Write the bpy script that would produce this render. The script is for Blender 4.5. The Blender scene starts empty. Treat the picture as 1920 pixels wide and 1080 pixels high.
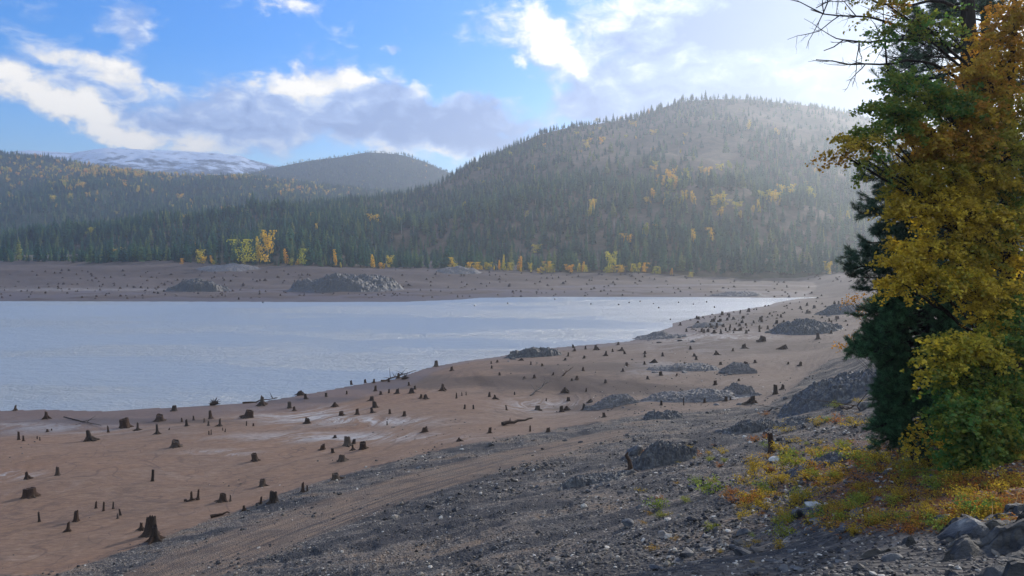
import bpy, math, random
import numpy as np
from mathutils import Vector, Matrix
R = math.radians
C = bpy.context.scene.collection
rng = np.random.default_rng(7)

# ------------------------------------------------------------------ camera, world, sun, exposure
FPX, HOR, CAMZ = 1423.0, 478.0, 25.0
PITCH = math.atan((540 - HOR) / FPX)
cam_d = bpy.data.cameras.new('camera'); cam = bpy.data.objects.new('camera', cam_d); C.objects.link(cam)
cam.location = (0, 0, CAMZ); cam.rotation_euler = (R(90) - PITCH, 0, 0)
cam_d.sensor_width = 36; cam_d.lens = 36 * FPX / 1920; cam_d.clip_start = .2; cam_d.clip_end = 40000
sc = bpy.context.scene; sc.camera = cam
sc.view_settings.view_transform = 'Standard'; sc.view_settings.look = 'None'
sc.view_settings.exposure = 1.22; sc.view_settings.gamma = 1
sc.cycles.use_denoising = True
sc.cycles.max_bounces = 5; sc.cycles.diffuse_bounces = 2; sc.cycles.glossy_bounces = 2
sc.cycles.transmission_bounces = 2; sc.cycles.volume_bounces = 0; sc.cycles.transparent_max_bounces = 6
SUN_AZ, SUN_EL, SUN_STR = R(42), R(25), 2.3       # azimuth to the right of the view
HAZE_D = 0.00023
SKY_STR = 0.10

def ray(u, v):
    f = np.array([0, math.cos(PITCH), -math.sin(PITCH)]); up = np.array([0, math.sin(PITCH), math.cos(PITCH)])
    d = f * FPX + np.array([1, 0, 0]) * (u - 960) + up * (540 - v)
    return d / np.linalg.norm(d)
def Pz(u, v, z):
    d = ray(u, v); return np.array([0, 0, CAMZ]) + d * ((z - CAMZ) / d[2])
def Py(u, v, y):
    d = ray(u, v); return np.array([0, 0, CAMZ]) + d * (y / d[1])
def project(X, Y, Z):
    cp, sp = math.cos(PITCH), math.sin(PITCH)
    dz = Z - CAMZ
    dep = np.maximum(Y * cp - dz * sp, .01); upc = Y * sp + dz * cp
    return 960 + FPX * X / dep, 540 - FPX * upc / dep

# ---- node helper
class NT:
    def __init__(s, tree): s.t = tree; s.n = tree.nodes; s.l = tree.links
    def new(s, typ, ins=None, **kw):
        n = s.n.new(typ)
        for k, v in kw.items(): setattr(n, k, v)
        for k, v in (ins or {}).items(): s.set(n, k, v)
        return n
    def set(s, n, k, v):
        i = n.inputs[k]
        if isinstance(v, bpy.types.NodeSocket): s.l.new(v, i)
        else:
            if hasattr(i, 'default_value') and not isinstance(v, (tuple, list)) and i.type in ('RGBA',): v = (v, v, v, 1)
            if i.type == 'RGBA' and isinstance(v, (tuple, list)) and len(v) == 3: v = (*v, 1)
            i.default_value = v
    def math(s, op, a, b=0.0, c=0.0, clamp=False):
        n = s.new('ShaderNodeMath', {0: a, 1: b, 2: c}, operation=op, use_clamp=clamp); return n.outputs[0]
    def mr(s, v, a, b, c=0.0, d=1.0, smooth=True):
        n = s.new('ShaderNodeMapRange', {0: v, 1: a, 2: b, 3: c, 4: d}, interpolation_type='SMOOTHSTEP' if smooth else 'LINEAR'); return n.outputs[0]
    def mix(s, f, a, b, blend='MIX'):
        n = s.new('ShaderNodeMix', data_type='RGBA', blend_type=blend)
        s.set(n, 0, f); s.set(n, 6, a); s.set(n, 7, b); return n.outputs[2]
    def noise(s, vec, scale, detail=4, rough=.55, dist=0.0, out=0):
        n = s.new('ShaderNodeTexNoise', {'Scale': scale, 'Detail': detail, 'Roughness': rough, 'Distortion': dist})
        if vec is not None: s.l.new(vec, n.inputs['Vector'])
        return n.outputs[out]
    def mapping(s, vec, loc=(0, 0, 0), rot=(0, 0, 0), scale=(1, 1, 1)):
        return s.new('ShaderNodeMapping', {0: vec, 1: loc, 2: rot, 3: scale}).outputs[0]

# ---- world: Nishita sky with clouds laid out by direction
W = bpy.data.worlds.new('World'); sc.world = W; W.use_nodes = True
t = NT(W.node_tree); t.n.clear()
sky = t.new('ShaderNodeTexSky', sky_type='NISHITA', sun_disc=False, sun_elevation=SUN_EL, sun_rotation=SUN_AZ,
            altitude=600, air_density=1.0, dust_density=0.35, ozone_density=2.0)
tc = t.new('ShaderNodeTexCoord').outputs['Generated']
sep = t.new('ShaderNodeSeparateXYZ', {0: tc})
az = t.math('ARCTAN2', sep.outputs[0], sep.outputs[1]); el = t.math('ARCSINE', sep.outputs[2])
uv = t.new('ShaderNodeCombineXYZ', {0: t.math('MULTIPLY', az, FPX / 100), 1: t.math('MULTIPLY', el, FPX / 100), 2: 0.0}).outputs[0]
def sph(u, v):
    d = ray(u, v); return math.atan2(d[0], d[1]) * FPX / 100, math.asin(d[2]) * FPX / 100
w1 = t.new('ShaderNodeVectorMath', {0: t.noise(uv, .8, 6, .6, out=1), 1: (.5, .5, .5)}, operation='SUBTRACT').outputs[0]
w1 = t.new('ShaderNodeVectorMath', {0: w1, 1: (2.2, 1.3, 0)}, operation='MULTIPLY').outputs[0]
uvw = t.new('ShaderNodeVectorMath', {0: uv, 1: w1}, operation='ADD').outputs[0]
def blobs(lst):
    acc = None
    for (u, v, ru, rv, ang, amp) in lst:
        cx, cy = sph(u, v)
        m = t.new('ShaderNodeVectorMath', {0: uvw, 1: (cx, cy, 0)}, operation='SUBTRACT').outputs[0]
        m = t.new('ShaderNodeVectorRotate', {'Vector': m, 'Angle': R(ang)}, rotation_type='Z_AXIS').outputs[0]
        m = t.new('ShaderNodeVectorMath', {0: m, 1: (100 / ru, 100 / rv, 0)}, operation='MULTIPLY').outputs[0]
        m = t.new('ShaderNodeVectorMath', {0: m}, operation='LENGTH').outputs[1]
        b = t.mr(m, 0.15, 1.3, amp, 0.0)
        acc = b if acc is None else t.math('ADD', acc, b)
    return acc
cover = blobs([(330, 70, 200, 60, 20, .35), (900, 60, 160, 60, 20, .35), (1200, 90, 160, 80, 0, .4), (130, 205, 240, 42, 16, 1.1), (190, 130, 150, 42, 8, .8), (40, 60, 150, 80, 0, .35), (240, 20, 60, 60, -60, .5),
               (540, 15, 100, 35, 20, .65), (380, 215, 150, 80, 0, .8), (560, 180, 130, 75, 0, .9), (700, 190, 200, 90, 10, 1.0),
               (640, 262, 420, 50, 4, .6), (880, 240, 200, 70, 10, 1.0), (1010, 60, 120, 40, 25, .5), (1060, 110, 90, 30, 35, .45),
               (975, 105, 35, 25, 0, .6), (740, 75, 30, 15, 0, .6), (1450, 80, 420, 210, 0, 1.2), (1300, 200, 330, 90, 0, .7),
               (1750, 120, 400, 300, 0, 1.2), (1150, 20, 140, 60, 0, .35), (300, 80, 170, 60, -25, .35), (1130, 170, 170, 60, 0, .5),
               (2300, 300, 600, 500, 0, 1.), (-500, 200, 350, 200, 0, .7)])
holes = blobs([(300, 140, 60, 60, 0, .3), (950, 170, 90, 50, 20, .35), (430, 95, 170, 75, 0, .4), (60, 252, 260, 22, 6, .5), (330, 40, 80, 70, 0, .45), (860, 120, 110, 55, 0, .4), (100, 95, 150, 25, 0, .3)])
n1 = t.noise(t.mapping(uv, scale=(.8, 1.5, 1)), 1.1, 9, .6, .3)
n2 = t.noise(t.mapping(uv, scale=(.7, 1.3, 1), loc=(3, 7, 0)), 2.6, 8, .62, .4)
# the sky away from the view is about two thirds cloud
side = t.mr(t.math('ABSOLUTE', az), .7, 1.2, 0, .5)
F = t.math('ADD', t.math('SUBTRACT', t.math('ADD', cover, side), holes), t.math('MULTIPLY_ADD', n1, 1.5, -.85))
F = t.math('ADD', F, t.math('MULTIPLY_ADD', n2, 1.5, -.78))
F = t.math('ADD', F, t.mr(el, .55, .95, 0, .25))
alpha = t.mr(F, .08, .95)
bright = blobs([(120, 200, 240, 34, 16, 1.2), (190, 125, 130, 30, 8, .6), (540, 145, 90, 25, -5, .8), (680, 128, 55, 30, 0, 1.0), (775, 138, 90, 22, 20, 1.0),
                (600, 170, 90, 40, 0, .3), (1000, 40, 120, 35, 28, .9), (1070, 115, 80, 22, 35, .8), (975, 105, 30, 22, 0, .9), (1470, 110, 200, 60, 0, .3), (1200, 20, 150, 40, 0, .5),
                (1330, 130, 220, 60, 0, .15), (540, 15, 90, 25, 20, .7), (840, 300, 160, 26, 0, .6), (650, 310, 300, 24, 0, .45), (2200, 200, 500, 400, 0, .4)])
dark = blobs([(830, 235, 240, 55, 8, .8), (400, 220, 120, 35, 0, .3), (1560, 20, 280, 60, 0, .8), (1500, 60, 330, 150, 0, .7), (620, 235, 160, 30, 0, .15), (1520, 200, 220, 60, 0, .6), (1350, 40, 200, 40, 0, .4), (1130, 185, 160, 40, 0, .4)])
Bv = t.math('ADD', t.math('SUBTRACT', t.math('MULTIPLY', bright, .75), t.math('MULTIPLY', dark, .55)), t.math('MULTIPLY_ADD', n2, 1.5, -.42))
Bv = t.math('ADD', Bv, 0.0, clamp=True)
S = 1 / SKY_STR
cl = t.new('ShaderNodeValToRGB', {0: Bv}); e = cl.color_ramp.elements
e[0].position = 0; e[0].color = (.15, .24, .48, 1); e[1].position = 1; e[1].color = (.98, .92, .80, 1)
for p, c in ((.3, (.27, .38, .64, 1)), (.55, (.52, .60, .74, 1)), (.78, (.80, .77, .70, 1))):
    q = e.new(p); q.color = c
# unseen clouds behind the camera, brightened as added fill light on the foreground
cb = t.math('MULTIPLY', t.mr(t.math('ABSOLUTE', az), .9, 2.0, .66, 2.1), S)
ccol = t.new('ShaderNodeVectorMath', {0: cl.outputs[0], 3: cb}, operation='SCALE').outputs[0]
skc = t.new('ShaderNodeHueSaturation', {'Hue': .515, 'Saturation': 1.65, 'Value': .92, 'Color': sky.outputs[0]}).outputs[0]
ccol = t.mix(t.mr(az, .05, .45), ccol, t.mix(1.0, ccol, (1.12, 1.02, .80), 'MULTIPLY'))
ccol = t.mix(t.mr(t.math('ABSOLUTE', az), .9, 2.0), ccol, t.mix(1.0, ccol, (1.12, 1, .76), 'MULTIPLY'))  # the same unseen clouds, tinted warm to make the foreground light less blue
fin = t.mix(alpha, skc, ccol)
bg = t.new('ShaderNodeBackground', {'Color': fin, 'Strength': SKY_STR})
t.l.new(bg.outputs[0], t.new('ShaderNodeOutputWorld').inputs[0])

sun_d = bpy.data.lights.new('sun', 'SUN'); sun = bpy.data.objects.new('sun', sun_d); C.objects.link(sun)
sun_d.energy = SUN_STR; sun_d.angle = R(2.5); sun_d.color = (1, .91, .78)
sd = Vector((math.sin(SUN_AZ) * math.cos(SUN_EL), math.cos(SUN_AZ) * math.cos(SUN_EL), math.sin(SUN_EL)))
sun.rotation_euler = sd.to_track_quat('Z', 'Y').to_euler(); sun.location = (50, 50, 200)

# ------------------------------------------------------------------ numpy noise
def hsh(ix, iy, iz, s):
    n = (ix.astype(np.int64) * 374761393 + iy.astype(np.int64) * 668265263 + iz.astype(np.int64) * 1440662683 + s * 974711) & 0xffffffff
    n = ((n ^ (n >> 13)) * 1274126177) & 0xffffffff
    n = ((n ^ (n >> 15)) * 2246822519) & 0xffffffff
    return (n ^ (n >> 16)) / 4294967295.0
def vn(x, y, z=None, s=0):
    if z is None: z = np.zeros_like(x)
    ix, iy, iz = np.floor(x), np.floor(y), np.floor(z)
    fx, fy, fz = x - ix, y - iy, z - iz
    fx, fy, fz = [f * f * (3 - 2 * f) for f in (fx, fy, fz)]
    def lz(dx, dy):
        return hsh(ix + dx, iy + dy, iz, s) * (1 - fz) + hsh(ix + dx, iy + dy, iz + 1, s) * fz if np.any(fz) else hsh(ix + dx, iy + dy, iz, s)
    a = lz(0, 0) * (1 - fx) + lz(1, 0) * fx; b = lz(0, 1) * (1 - fx) + lz(1, 1) * fx
    return (a * (1 - fy) + b * fy) * 2 - 1
def fbm(x, y, z=None, o=5, s=0, g=.5):
    r = 0; a = 1; f = 1
    for i in range(o):
        r = r + a * vn(x * f, y * f, None if z is None else z * f, s + i * 17); a *= g; f *= 2.03
    return r
def cells(x, y, s=0, jit=.9):
    """blocky cell noise: each cell its own height and tilt"""
    ix, iy = np.floor(x), np.floor(y); best = np.full(x.shape, 9.); h = np.zeros(x.shape)
    for dx in (-1, 0, 1):
        for dy in (-1, 0, 1):
            a, b = ix + dx, iy + dy; zz = np.zeros_like(a)
            px = a + .5 + (hsh(a, b, zz, s) - .5) * jit; py = b + .5 + (hsh(a, b, zz, s + 1) - .5) * jit
            d = (x - px) ** 2 + (y - py) ** 2
            v = hsh(a, b, zz, s + 2) - .5 + (x - px) * (hsh(a, b, zz, s + 3) - .5) * 1.6 + (y - py) * (hsh(a, b, zz, s + 4) - .5) * 1.6
            m = d < best; best = np.where(m, d, best); h = np.where(m, v, h)
    return h
def sstep(a, b, x):
    q = np.clip((x - a) / (b - a), 0, 1); return q * q * (3 - 2 * q)

# ------------------------------------------------------------------ mesh helpers
def tag(o, label=None, cat=None, group=None, kind=None):
    if label: o['label'] = label
    if cat: o['category'] = cat
    if group: o['group'] = group
    if kind: o['kind'] = kind
    return o
def mesh(name, V, F, mat=None, smooth=False, attrs=None):
    me = bpy.data.meshes.new(name); V = np.asarray(V, np.float32)
    Fs = F if isinstance(F, list) else [F]
    Fs = [np.asarray(f, np.int32) for f in Fs if len(f)]
    me.vertices.add(len(V)); me.vertices.foreach_set('co', V.ravel())
    nl = sum(f.size for f in Fs); npoly = sum(len(f) for f in Fs)
    me.loops.add(nl); me.loops.foreach_set('vertex_index', np.concatenate([f.ravel() for f in Fs]))
    me.polygons.add(npoly)
    tot = np.concatenate([np.full(len(f), f.shape[1], np.int32) for f in Fs])
    me.polygons.foreach_set('loop_start', np.concatenate([[0], np.cumsum(tot)[:-1]]).astype(np.int32))
    me.polygons.foreach_set('use_smooth', np.full(npoly, smooth))
    me.update(calc_edges=True)
    for k, a in (attrs or {}).items():
        at = me.attributes.new(k, 'FLOAT_COLOR', 'POINT'); at.data.foreach_set('color', np.asarray(a, np.float32).ravel())
    if mat: me.materials.append(mat)
    return me
def obj(name, me, parent=None, loc=None):
    o = bpy.data.objects.new(name, me); C.objects.link(o)
    if parent: o.parent = parent
    if loc is not None: o.location = loc
    return o
def empty(name, loc=(0, 0, 0)):
    o = bpy.data.objects.new(name, None); C.objects.link(o); o.location = loc; o.empty_display_size = .5; return o
def gridfaces(n, m, wrap=False):
    """n rows x m columns of points"""
    i = np.arange(n - 1)[:, None]; j = np.arange(m if wrap else m - 1)[None, :]
    a = i * m + j; b = i * m + (j + 1) % m
    return np.stack([a, b, b + m, a + m], -1).reshape(-1, 4)
class MB:
    def __init__(s): s.V = []; s.F = {3: [], 4: [], 6: []}; s.n = 0; s.A = []
    def add(s, V, F, col=None):
        V = np.asarray(V, float); F = np.asarray(F)
        s.V.append(V); s.F[F.shape[1]].append(F + s.n); s.n += len(V)
        if col is not None: s.A.append(np.broadcast_to(np.asarray(col, float), (len(V), 4)))
    def tube(s, P, r, n=6, col=None, cap=False):
        P = np.asarray(P, float); r = np.asarray(r, float)
        T = np.gradient(P, axis=0); T /= np.linalg.norm(T, axis=1)[:, None] + 1e-9
        ref = np.array([0, 0, 1.]) if abs(T[:, 2]).mean() < .8 else np.array([1., 0, 0])
        A = np.cross(T, ref); A /= np.linalg.norm(A, axis=1)[:, None] + 1e-9; B = np.cross(T, A)
        th = np.linspace(0, 2 * np.pi, n, endpoint=False)
        V = P[:, None] + r[:, None, None] * (np.cos(th)[None, :, None] * A[:, None] + np.sin(th)[None, :, None] * B[:, None])
        s.add(V.reshape(-1, 3), gridfaces(len(P), n, True), col)
    def mesh(s, name, mat, smooth=False):
        F = [np.concatenate(f) for k, f in s.F.items() if f]
        return mesh(name, np.concatenate(s.V), F, mat, smooth, {'Col': np.concatenate(s.A)} if s.A else None)
def bez(a, b, c, n=8):
    q = np.linspace(0, 1, n)[:, None]; return (1 - q) ** 2 * a + 2 * q * (1 - q) * b + q * q * c

# ------------------------------------------------------------------ materials
def mat(name, build, rough=.85, spec=.25):
    m = bpy.data.materials.new(name); m.use_nodes = True; t = NT(m.node_tree)
    p = t.n['Principled BSDF']; p.inputs['Roughness'].default_value = rough; p.inputs['Specular IOR Level'].default_value = spec
    build(t, p); return m
def geo(t): return t.new('ShaderNodeNewGeometry').outputs['Position']
def objc(t): return t.new('ShaderNodeTexCoord').outputs['Object']
def bump(t, p, h, strength, dist):
    b = t.new('ShaderNodeBump', {'Strength': strength, 'Distance': dist, 'Height': h}); t.l.new(b.outputs[0], p.inputs['Normal'])
def ramp(t, f, *st):
    n = t.new('ShaderNodeValToRGB', {0: f}); e = n.color_ramp.elements
    e[0].position, e[0].color = st[0][0], (*st[0][1], 1); e[1].position, e[1].color = st[-1][0], (*st[-1][1], 1)
    for q, c in st[1:-1]: z = e.new(q); z.color = (*c, 1)
    return n.outputs[0]

def b_ground(t, p):
    g = geo(t); a = t.new('ShaderNodeAttribute', attribute_name='Col'); s = t.new('ShaderNodeSeparateColor', {0: a.outputs['Color']})
    grav, lit, road, pale = s.outputs[0], s.outputs[1], s.outputs[2], a.outputs['Alpha']
    sp = t.new('ShaderNodeSeparateXYZ', {0: g})
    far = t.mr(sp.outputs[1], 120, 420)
    # brown lakebed silt with strand lines that follow the contours
    big = t.noise(g, .035, 5, .6); mid = t.noise(g, .35, 6, .65)
    sand = ramp(t, big, (.3, (.175, .090, .050)), (.5, (.195, .112, .068)), (.7, (.150, .096, .066)))
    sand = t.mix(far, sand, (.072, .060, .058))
    sand = t.mix(t.mr(sp.outputs[0], -30, 30, 0, .75), sand, (.115, .090, .072))
    zz = t.math('MULTIPLY_ADD', sp.outputs[2], 1.0, t.math('MULTIPLY', big, 1.1))
    line = t.new('ShaderNodeCombineXYZ', {0: t.math('MULTIPLY', sp.outputs[0], .02), 1: t.math('MULTIPLY', sp.outputs[1], .02), 2: t.math('MULTIPLY', zz, 6)}).outputs[0]
    ln = t.noise(line, 2.2, 5, .7, .3)
    sand = t.mix(t.mr(ln, .50, .66, 0, .6), sand, (.075, .050, .040))
    sand = t.mix(t.mr(ln, .30, .48, .3, 0), sand, (.26, .21, .18))
    sand = t.mix(t.mr(mid, .3, .75, .25, 0), sand, (.13, .09, .07))
    sand = t.mix(t.math('MULTIPLY', pale, t.mr(t.noise(line, 2.3, 8, .75), .44, .58)), sand, (.34, .325, .32))
    cv = t.noise(g, .06, 3, .5, .6); cv2 = t.noise(t.mapping(g, loc=(40, 9, 0)), .11, 2, .5, 1.2)
    for q_ in (cv, cv2):
        e_ = t.math('ABSOLUTE', t.math('SUBTRACT', q_, .5)); sand = t.mix(t.mr(e_, .0, .006, .55, 0), sand, (.07, .045, .036))
    fm = t.noise(t.mapping(g, scale=(.6, 1.4, 1)), 1.6, 8, .75); sand = t.mix(t.mr(fm, .38, .62, .45, 0), sand, (.075, .048, .034)); sand = t.mix(t.mr(fm, .52, .72, 0, .35), sand, (.26, .20, .155))
    dm = t.new('ShaderNodeAttribute', attribute_name='DampShade').outputs['Vector']; dm = t.new('ShaderNodeSeparateXYZ', {0: dm}).outputs[0]
    dshade_n = t.mr(t.math('ADD', dm, t.math('MULTIPLY_ADD', t.noise(t.mapping(g, scale=(.5, 1, 1)), .12, 7, .7), 1.6, -.95)), .1, .6, 0, .75)
    sand = t.mix(dshade_n, sand, (.058, .040, .032))  # dark tone for damp silt and for shade painted on the bank face
    wet = t.mr(sp.outputs[2], .05, .5, .55, 0)
    sand = t.mix(wet, sand, (.09, .065, .052))
    speck = t.new('ShaderNodeTexVoronoi', {'Vector': g, 'Scale': 5.0}); 
    spm = t.math('MULTIPLY', t.mr(speck.outputs['Distance'], .12, .2, 1, 0), t.mr(t.noise(g, .12, 4), .52, .68))
    sand = t.mix(t.math('MULTIPLY', spm, .6), sand, t.mix(t.new('ShaderNodeSeparateColor', {0: speck.outputs['Color']}).outputs[0], (.05, .045, .05), (.45, .4, .37)))
    # slate gravel
    v1 = t.new('ShaderNodeTexVoronoi', {'Vector': t.mapping(g, scale=(1, 1, .6)), 'Scale': 9.0, 'Randomness': 1.0})
    v2 = t.new('ShaderNodeTexVoronoi', {'Vector': g, 'Scale': 3.1})
    c1 = t.new('ShaderNodeSeparateColor', {0: v1.outputs['Color']}).outputs[0]
    c2 = t.new('ShaderNodeSeparateColor', {0: v2.outputs['Color']}).outputs[1]
    gc = ramp(t, c1, (0, (.016, .016, .019)), (.5, (.055, .051, .052)), (.8, (.13, .115, .10)), (1, (.32, .29, .25)))
    gc = t.mix(t.mr(c2, 0, 1, 0, .5), gc, (.065, .06, .06))
    gc = t.mix(t.mr(t.noise(g, .18, 5, .6), .42, .68, 0, .5), gc, (.17, .13, .10))
    dust = t.mr(t.noise(g, .5, 6, .7), .4, .65, 0, .35); gc = t.mix(dust, gc, (.13, .10, .08))
    pt = t.noise(t.mapping(g, rot=(0, 0, R(-40)), scale=(.5, 1.2, 1)), .22, 7, .72); gc = t.mix(t.mr(pt, .45, .57, 0, .88), gc, (.024, .024, .028)); gc = t.mix(t.mr(pt, .34, .48, .75, 0), gc, (.15, .102, .068))
    gm = t.mr(t.math('ADD', grav, t.math('MULTIPLY_ADD', t.noise(g, .8, 6, .7), .9, -.45)), .35, .6)
    col = t.mix(gm, sand, gc)
    # wheel-worn track
    xr = t.noise(g, .6, 5, .6)
    ang = t.mapping(g, rot=(0, 0, R(-52)), scale=(.02, 1.0, 0))
    tr = t.noise(ang, 2.6, 4, .65)
    rl = t.new('ShaderNodeSeparateColor', {0: t.new('ShaderNodeAttribute', attribute_name='DampShade').outputs['Color']}).outputs[1]
    tr = t.noise(t.new('ShaderNodeCombineXYZ', {0: t.math('MULTIPLY', rl, 5.0), 1: t.math('MULTIPLY', sp.outputs[1], .035), 2: 0.0}).outputs[0], 1.7, 5, .7)
    rc = ramp(t, tr, (.38, (.045, .034, .030)), (.46, (.14, .095, .068)), (.62, (.21, .14, .095)))
    rm = t.mr(t.math('ADD', road, t.math('MULTIPLY_ADD', xr, .5, -.25)), .3, .7)
    col = t.mix(t.math('MULTIPLY', rm, t.mr(xr, .35, .6, .9, .45)), col, rc)
    # leaf litter and soil
    lc = ramp(t, t.noise(g, 3.5, 6, .7), (.3, (.06, .038, .028)), (.5, (.15, .07, .04)), (.7, (.26, .12, .05)))
    lm = t.mr(t.math('ADD', lit, t.math('MULTIPLY_ADD', t.noise(g, .9, 6, .7), 1.2, -.6)), .3, .75)
    col = t.mix(t.math('MULTIPLY', lm, .85), col, lc)
    t.l.new(col, p.inputs['Base Color'])
    h = t.math('MULTIPLY', v1.outputs['Distance'], gm)
    h = t.math('ADD', h, t.math('MULTIPLY', t.noise(g, 2.0, 8, .7), .8)); h = t.math('ADD', h, t.math('MULTIPLY', t.math('MULTIPLY', ln, .5), t.math('SUBTRACT', 1.0, gm)))
    bump(t, p, h, .8, .12)
    t.l.new(t.mix(wet, .9, .35), p.inputs['Roughness'])
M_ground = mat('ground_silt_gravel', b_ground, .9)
def b_rock(t, p):
    g = geo(t); n = t.noise(t.mapping(g, rot=(R(20), R(12), 0), scale=(1, 1, 4)), .9, 10, .7); n2 = t.noise(g, 4, 8, .7)
    c = ramp(t, n, (.3, (.045, .043, .048)), (.47, (.11, .10, .10)), (.6, (.18, .165, .155)), (.72, (.36, .33, .29)))
    c = t.mix(t.mr(n2, .35, .7, 0, .5), c, (.06, .06, .07)); t.l.new(c, p.inputs['Base Color'])
    c2 = t.math('ADD', t.math('MULTIPLY', n, 1.0), t.math('MULTIPLY', n2, .4)); bump(t, p, c2, .9, .25)
M_rock = mat('slate_rock', b_rock, .7, .35)
def b_rockd(t, p):
    g = geo(t); n = t.noise(g, 2.5, 9, .7)
    c = ramp(t, n, (.33, (.016, .017, .021)), (.48, (.045, .045, .050)), (.62, (.11, .107, .105)), (.74, (.26, .25, .23))); t.l.new(c, p.inputs['Base Color']); bump(t, p, n, .7, .08)
M_rockd = mat('dark_slate', b_rockd, .65, .35)
def b_frag(t, p):
    r = t.new('ShaderNodeObjectInfo').outputs['Random']
    c = ramp(t, r, (0, (.012, .012, .016)), (.45, (.046, .041, .038)), (.75, (.115, .098, .082)), (.92, (.25, .215, .175)), (1, (.55, .5, .44)))
    n = t.noise(geo(t), 8, 5, .7); c = t.mix(t.mr(n, .3, .7, .3, 0), c, (.05, .05, .055)); t.l.new(c, p.inputs['Base Color'])
M_frag = mat('slate_fragment', b_frag, .75, .3)
def b_pale(t, p):
    n = t.noise(objc(t), 3, 8, .7); t.l.new(ramp(t, n, (.3, (.25, .25, .25)), (.7, (.5, .49, .47))), p.inputs['Base Color']); bump(t, p, n, .5, .05)
M_pale = mat('pale_rock', b_pale, .7)
def b_wood(t, p):
    g = objc(t); n = t.noise(t.mapping(g, scale=(9, 9, 1.2)), 1.5, 8, .7)
    r = t.new('ShaderNodeObjectInfo').outputs['Random']
    c = ramp(t, n, (.3, (.013, .010, .009)), (.55, (.042, .031, .026)), (.8, (.10, .078, .063)))
    c = t.mix(t.mr(r, 0, .7, 0, .5), c, (.07, .038, .024)); c = t.mix(t.mr(r, .8, 1, 0, .5), c, (.10, .085, .072)); t.l.new(c, p.inputs['Base Color']); bump(t, p, n, .9, .08)
M_wood = mat('drowned_wood', b_wood, .9, .15)
def b_drift(t, p):
    n = t.noise(t.mapping(objc(t), scale=(2, 8, 8)), 1.5, 8, .7)
    t.l.new(ramp(t, n, (.3, (.05, .04, .035)), (.7, (.2, .18, .16))), p.inputs['Base Color']); bump(t, p, n, .7, .04)
M_drift = mat('driftwood', b_drift, .9, .15)
def b_bark(t, p):
    n = t.noise(t.mapping(objc(t), scale=(7, 7, 1.3)), 1.5, 8, .7)
    t.l.new(ramp(t, n, (.3, (.010, .008, .007)), (.6, (.03, .024, .020)), (.8, (.06, .048, .04))), p.inputs['Base Color']); bump(t, p, n, 1, .05)
M_bark = mat('tree_bark', b_bark, .9, .15)
def leafmat(name, attr=True, transl=.5, col=None, jitter=True):
    m = bpy.data.materials.new(name); m.use_nodes = True; t = NT(m.node_tree); t.n.clear()
    if attr: c = t.new('ShaderNodeAttribute', attribute_name='Col').outputs['Color']
    else: c = col
    d = t.new('ShaderNodeBsdfDiffuse', {'Roughness': .6}); tr = t.new('ShaderNodeBsdfTranslucent'); gl = t.new('ShaderNodeBsdfGlossy', {'Roughness': .5, 'Color': (.6, .6, .6, 1)})
    t.set(d, 'Color', c); t.set(tr, 'Color', c)
    m1 = t.new('ShaderNodeMixShader', {0: transl, 1: d.outputs[0], 2: tr.outputs[0]}); m2 = t.new('ShaderNodeMixShader', {0: .03, 1: m1.outputs[0], 2: gl.outputs[0]})
    t.l.new(m2.outputs[0], t.new('ShaderNodeOutputMaterial').inputs[0]); return m
M_leaf = leafmat('leaf')
M_needle = leafmat('needle', transl=.12)
def b_crown(t, p):
    r = t.new('ShaderNodeObjectInfo').outputs['Random']
    c = ramp(t, r, (0, (.014, .060, .050)), (.35, (.030, .100, .072)), (.7, (.058, .150, .085)), (.9, (.13, .20, .075)), (1, (.24, .26, .09)))
    t.l.new(c, p.inputs['Base Color'])
M_crown = mat('conifer_crown', b_crown, .9, .1)
def b_aspen(t, p):
    r = t.new('ShaderNodeObjectInfo').outputs['Random']; n = t.noise(objc(t), 9, 3)
    c = ramp(t, r, (0, (.42, .42, .05)), (.35, (.68, .52, .06)), (.75, (.85, .50, .05)), (1, (.85, .38, .05)))
    c = t.mix(t.mr(n, .35, .65, .5, 0), c, (.34, .30, .03)); t.l.new(c, p.inputs['Base Color'])
M_aspen = mat('autumn_crown', b_aspen, .9, .1)
def translucent(m, f):
    t = NT(m.node_tree); p = t.n['Principled BSDF']; c = p.inputs['Base Color'].links[0].from_socket; tr = t.new('ShaderNodeBsdfTranslucent'); t.l.new(c, tr.inputs['Color'])
    mx = t.new('ShaderNodeMixShader', {0: f, 1: p.outputs[0], 2: tr.outputs[0]}); t.l.new(mx.outputs[0], t.n['Material Output'].inputs['Surface'])
translucent(M_aspen, .5); translucent(M_crown, .48)
def b_snag(t, p):
    t.l.new(ramp(t, t.new('ShaderNodeObjectInfo').outputs['Random'], (0, (.12, .11, .10)), (1, (.34, .32, .28))), p.inputs['Base Color'])
M_snag = mat('dead_wood', b_snag, .9, .1)
def b_hill(t, p):
    g = geo(t); n = t.noise(g, .012, 8, .65); n2 = t.noise(g, .09, 6, .7)
    c = ramp(t, n, (.3, (.035, .045, .025)), (.5, (.12, .085, .06)), (.7, (.18, .125, .09)))
    c = t.mix(t.mr(n2, .35, .65, .6, 0), c, (.03, .04, .022)); t.l.new(c, p.inputs['Base Color']); bump(t, p, n2, .6, 4)
M_hill = mat('forest_floor', b_hill, .95, .1)
def b_hillf(t, p):
    g = geo(t); n = t.noise(g, .03, 8, .7); t.l.new(ramp(t, n, (.35, (.02, .035, .022)), (.6, (.04, .055, .03)), (.75, (.1, .09, .05))), p.inputs['Base Color']); bump(t, p, n, .8, 10)
M_hillf = mat('far_forest_floor', b_hillf, .95, .1)
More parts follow.
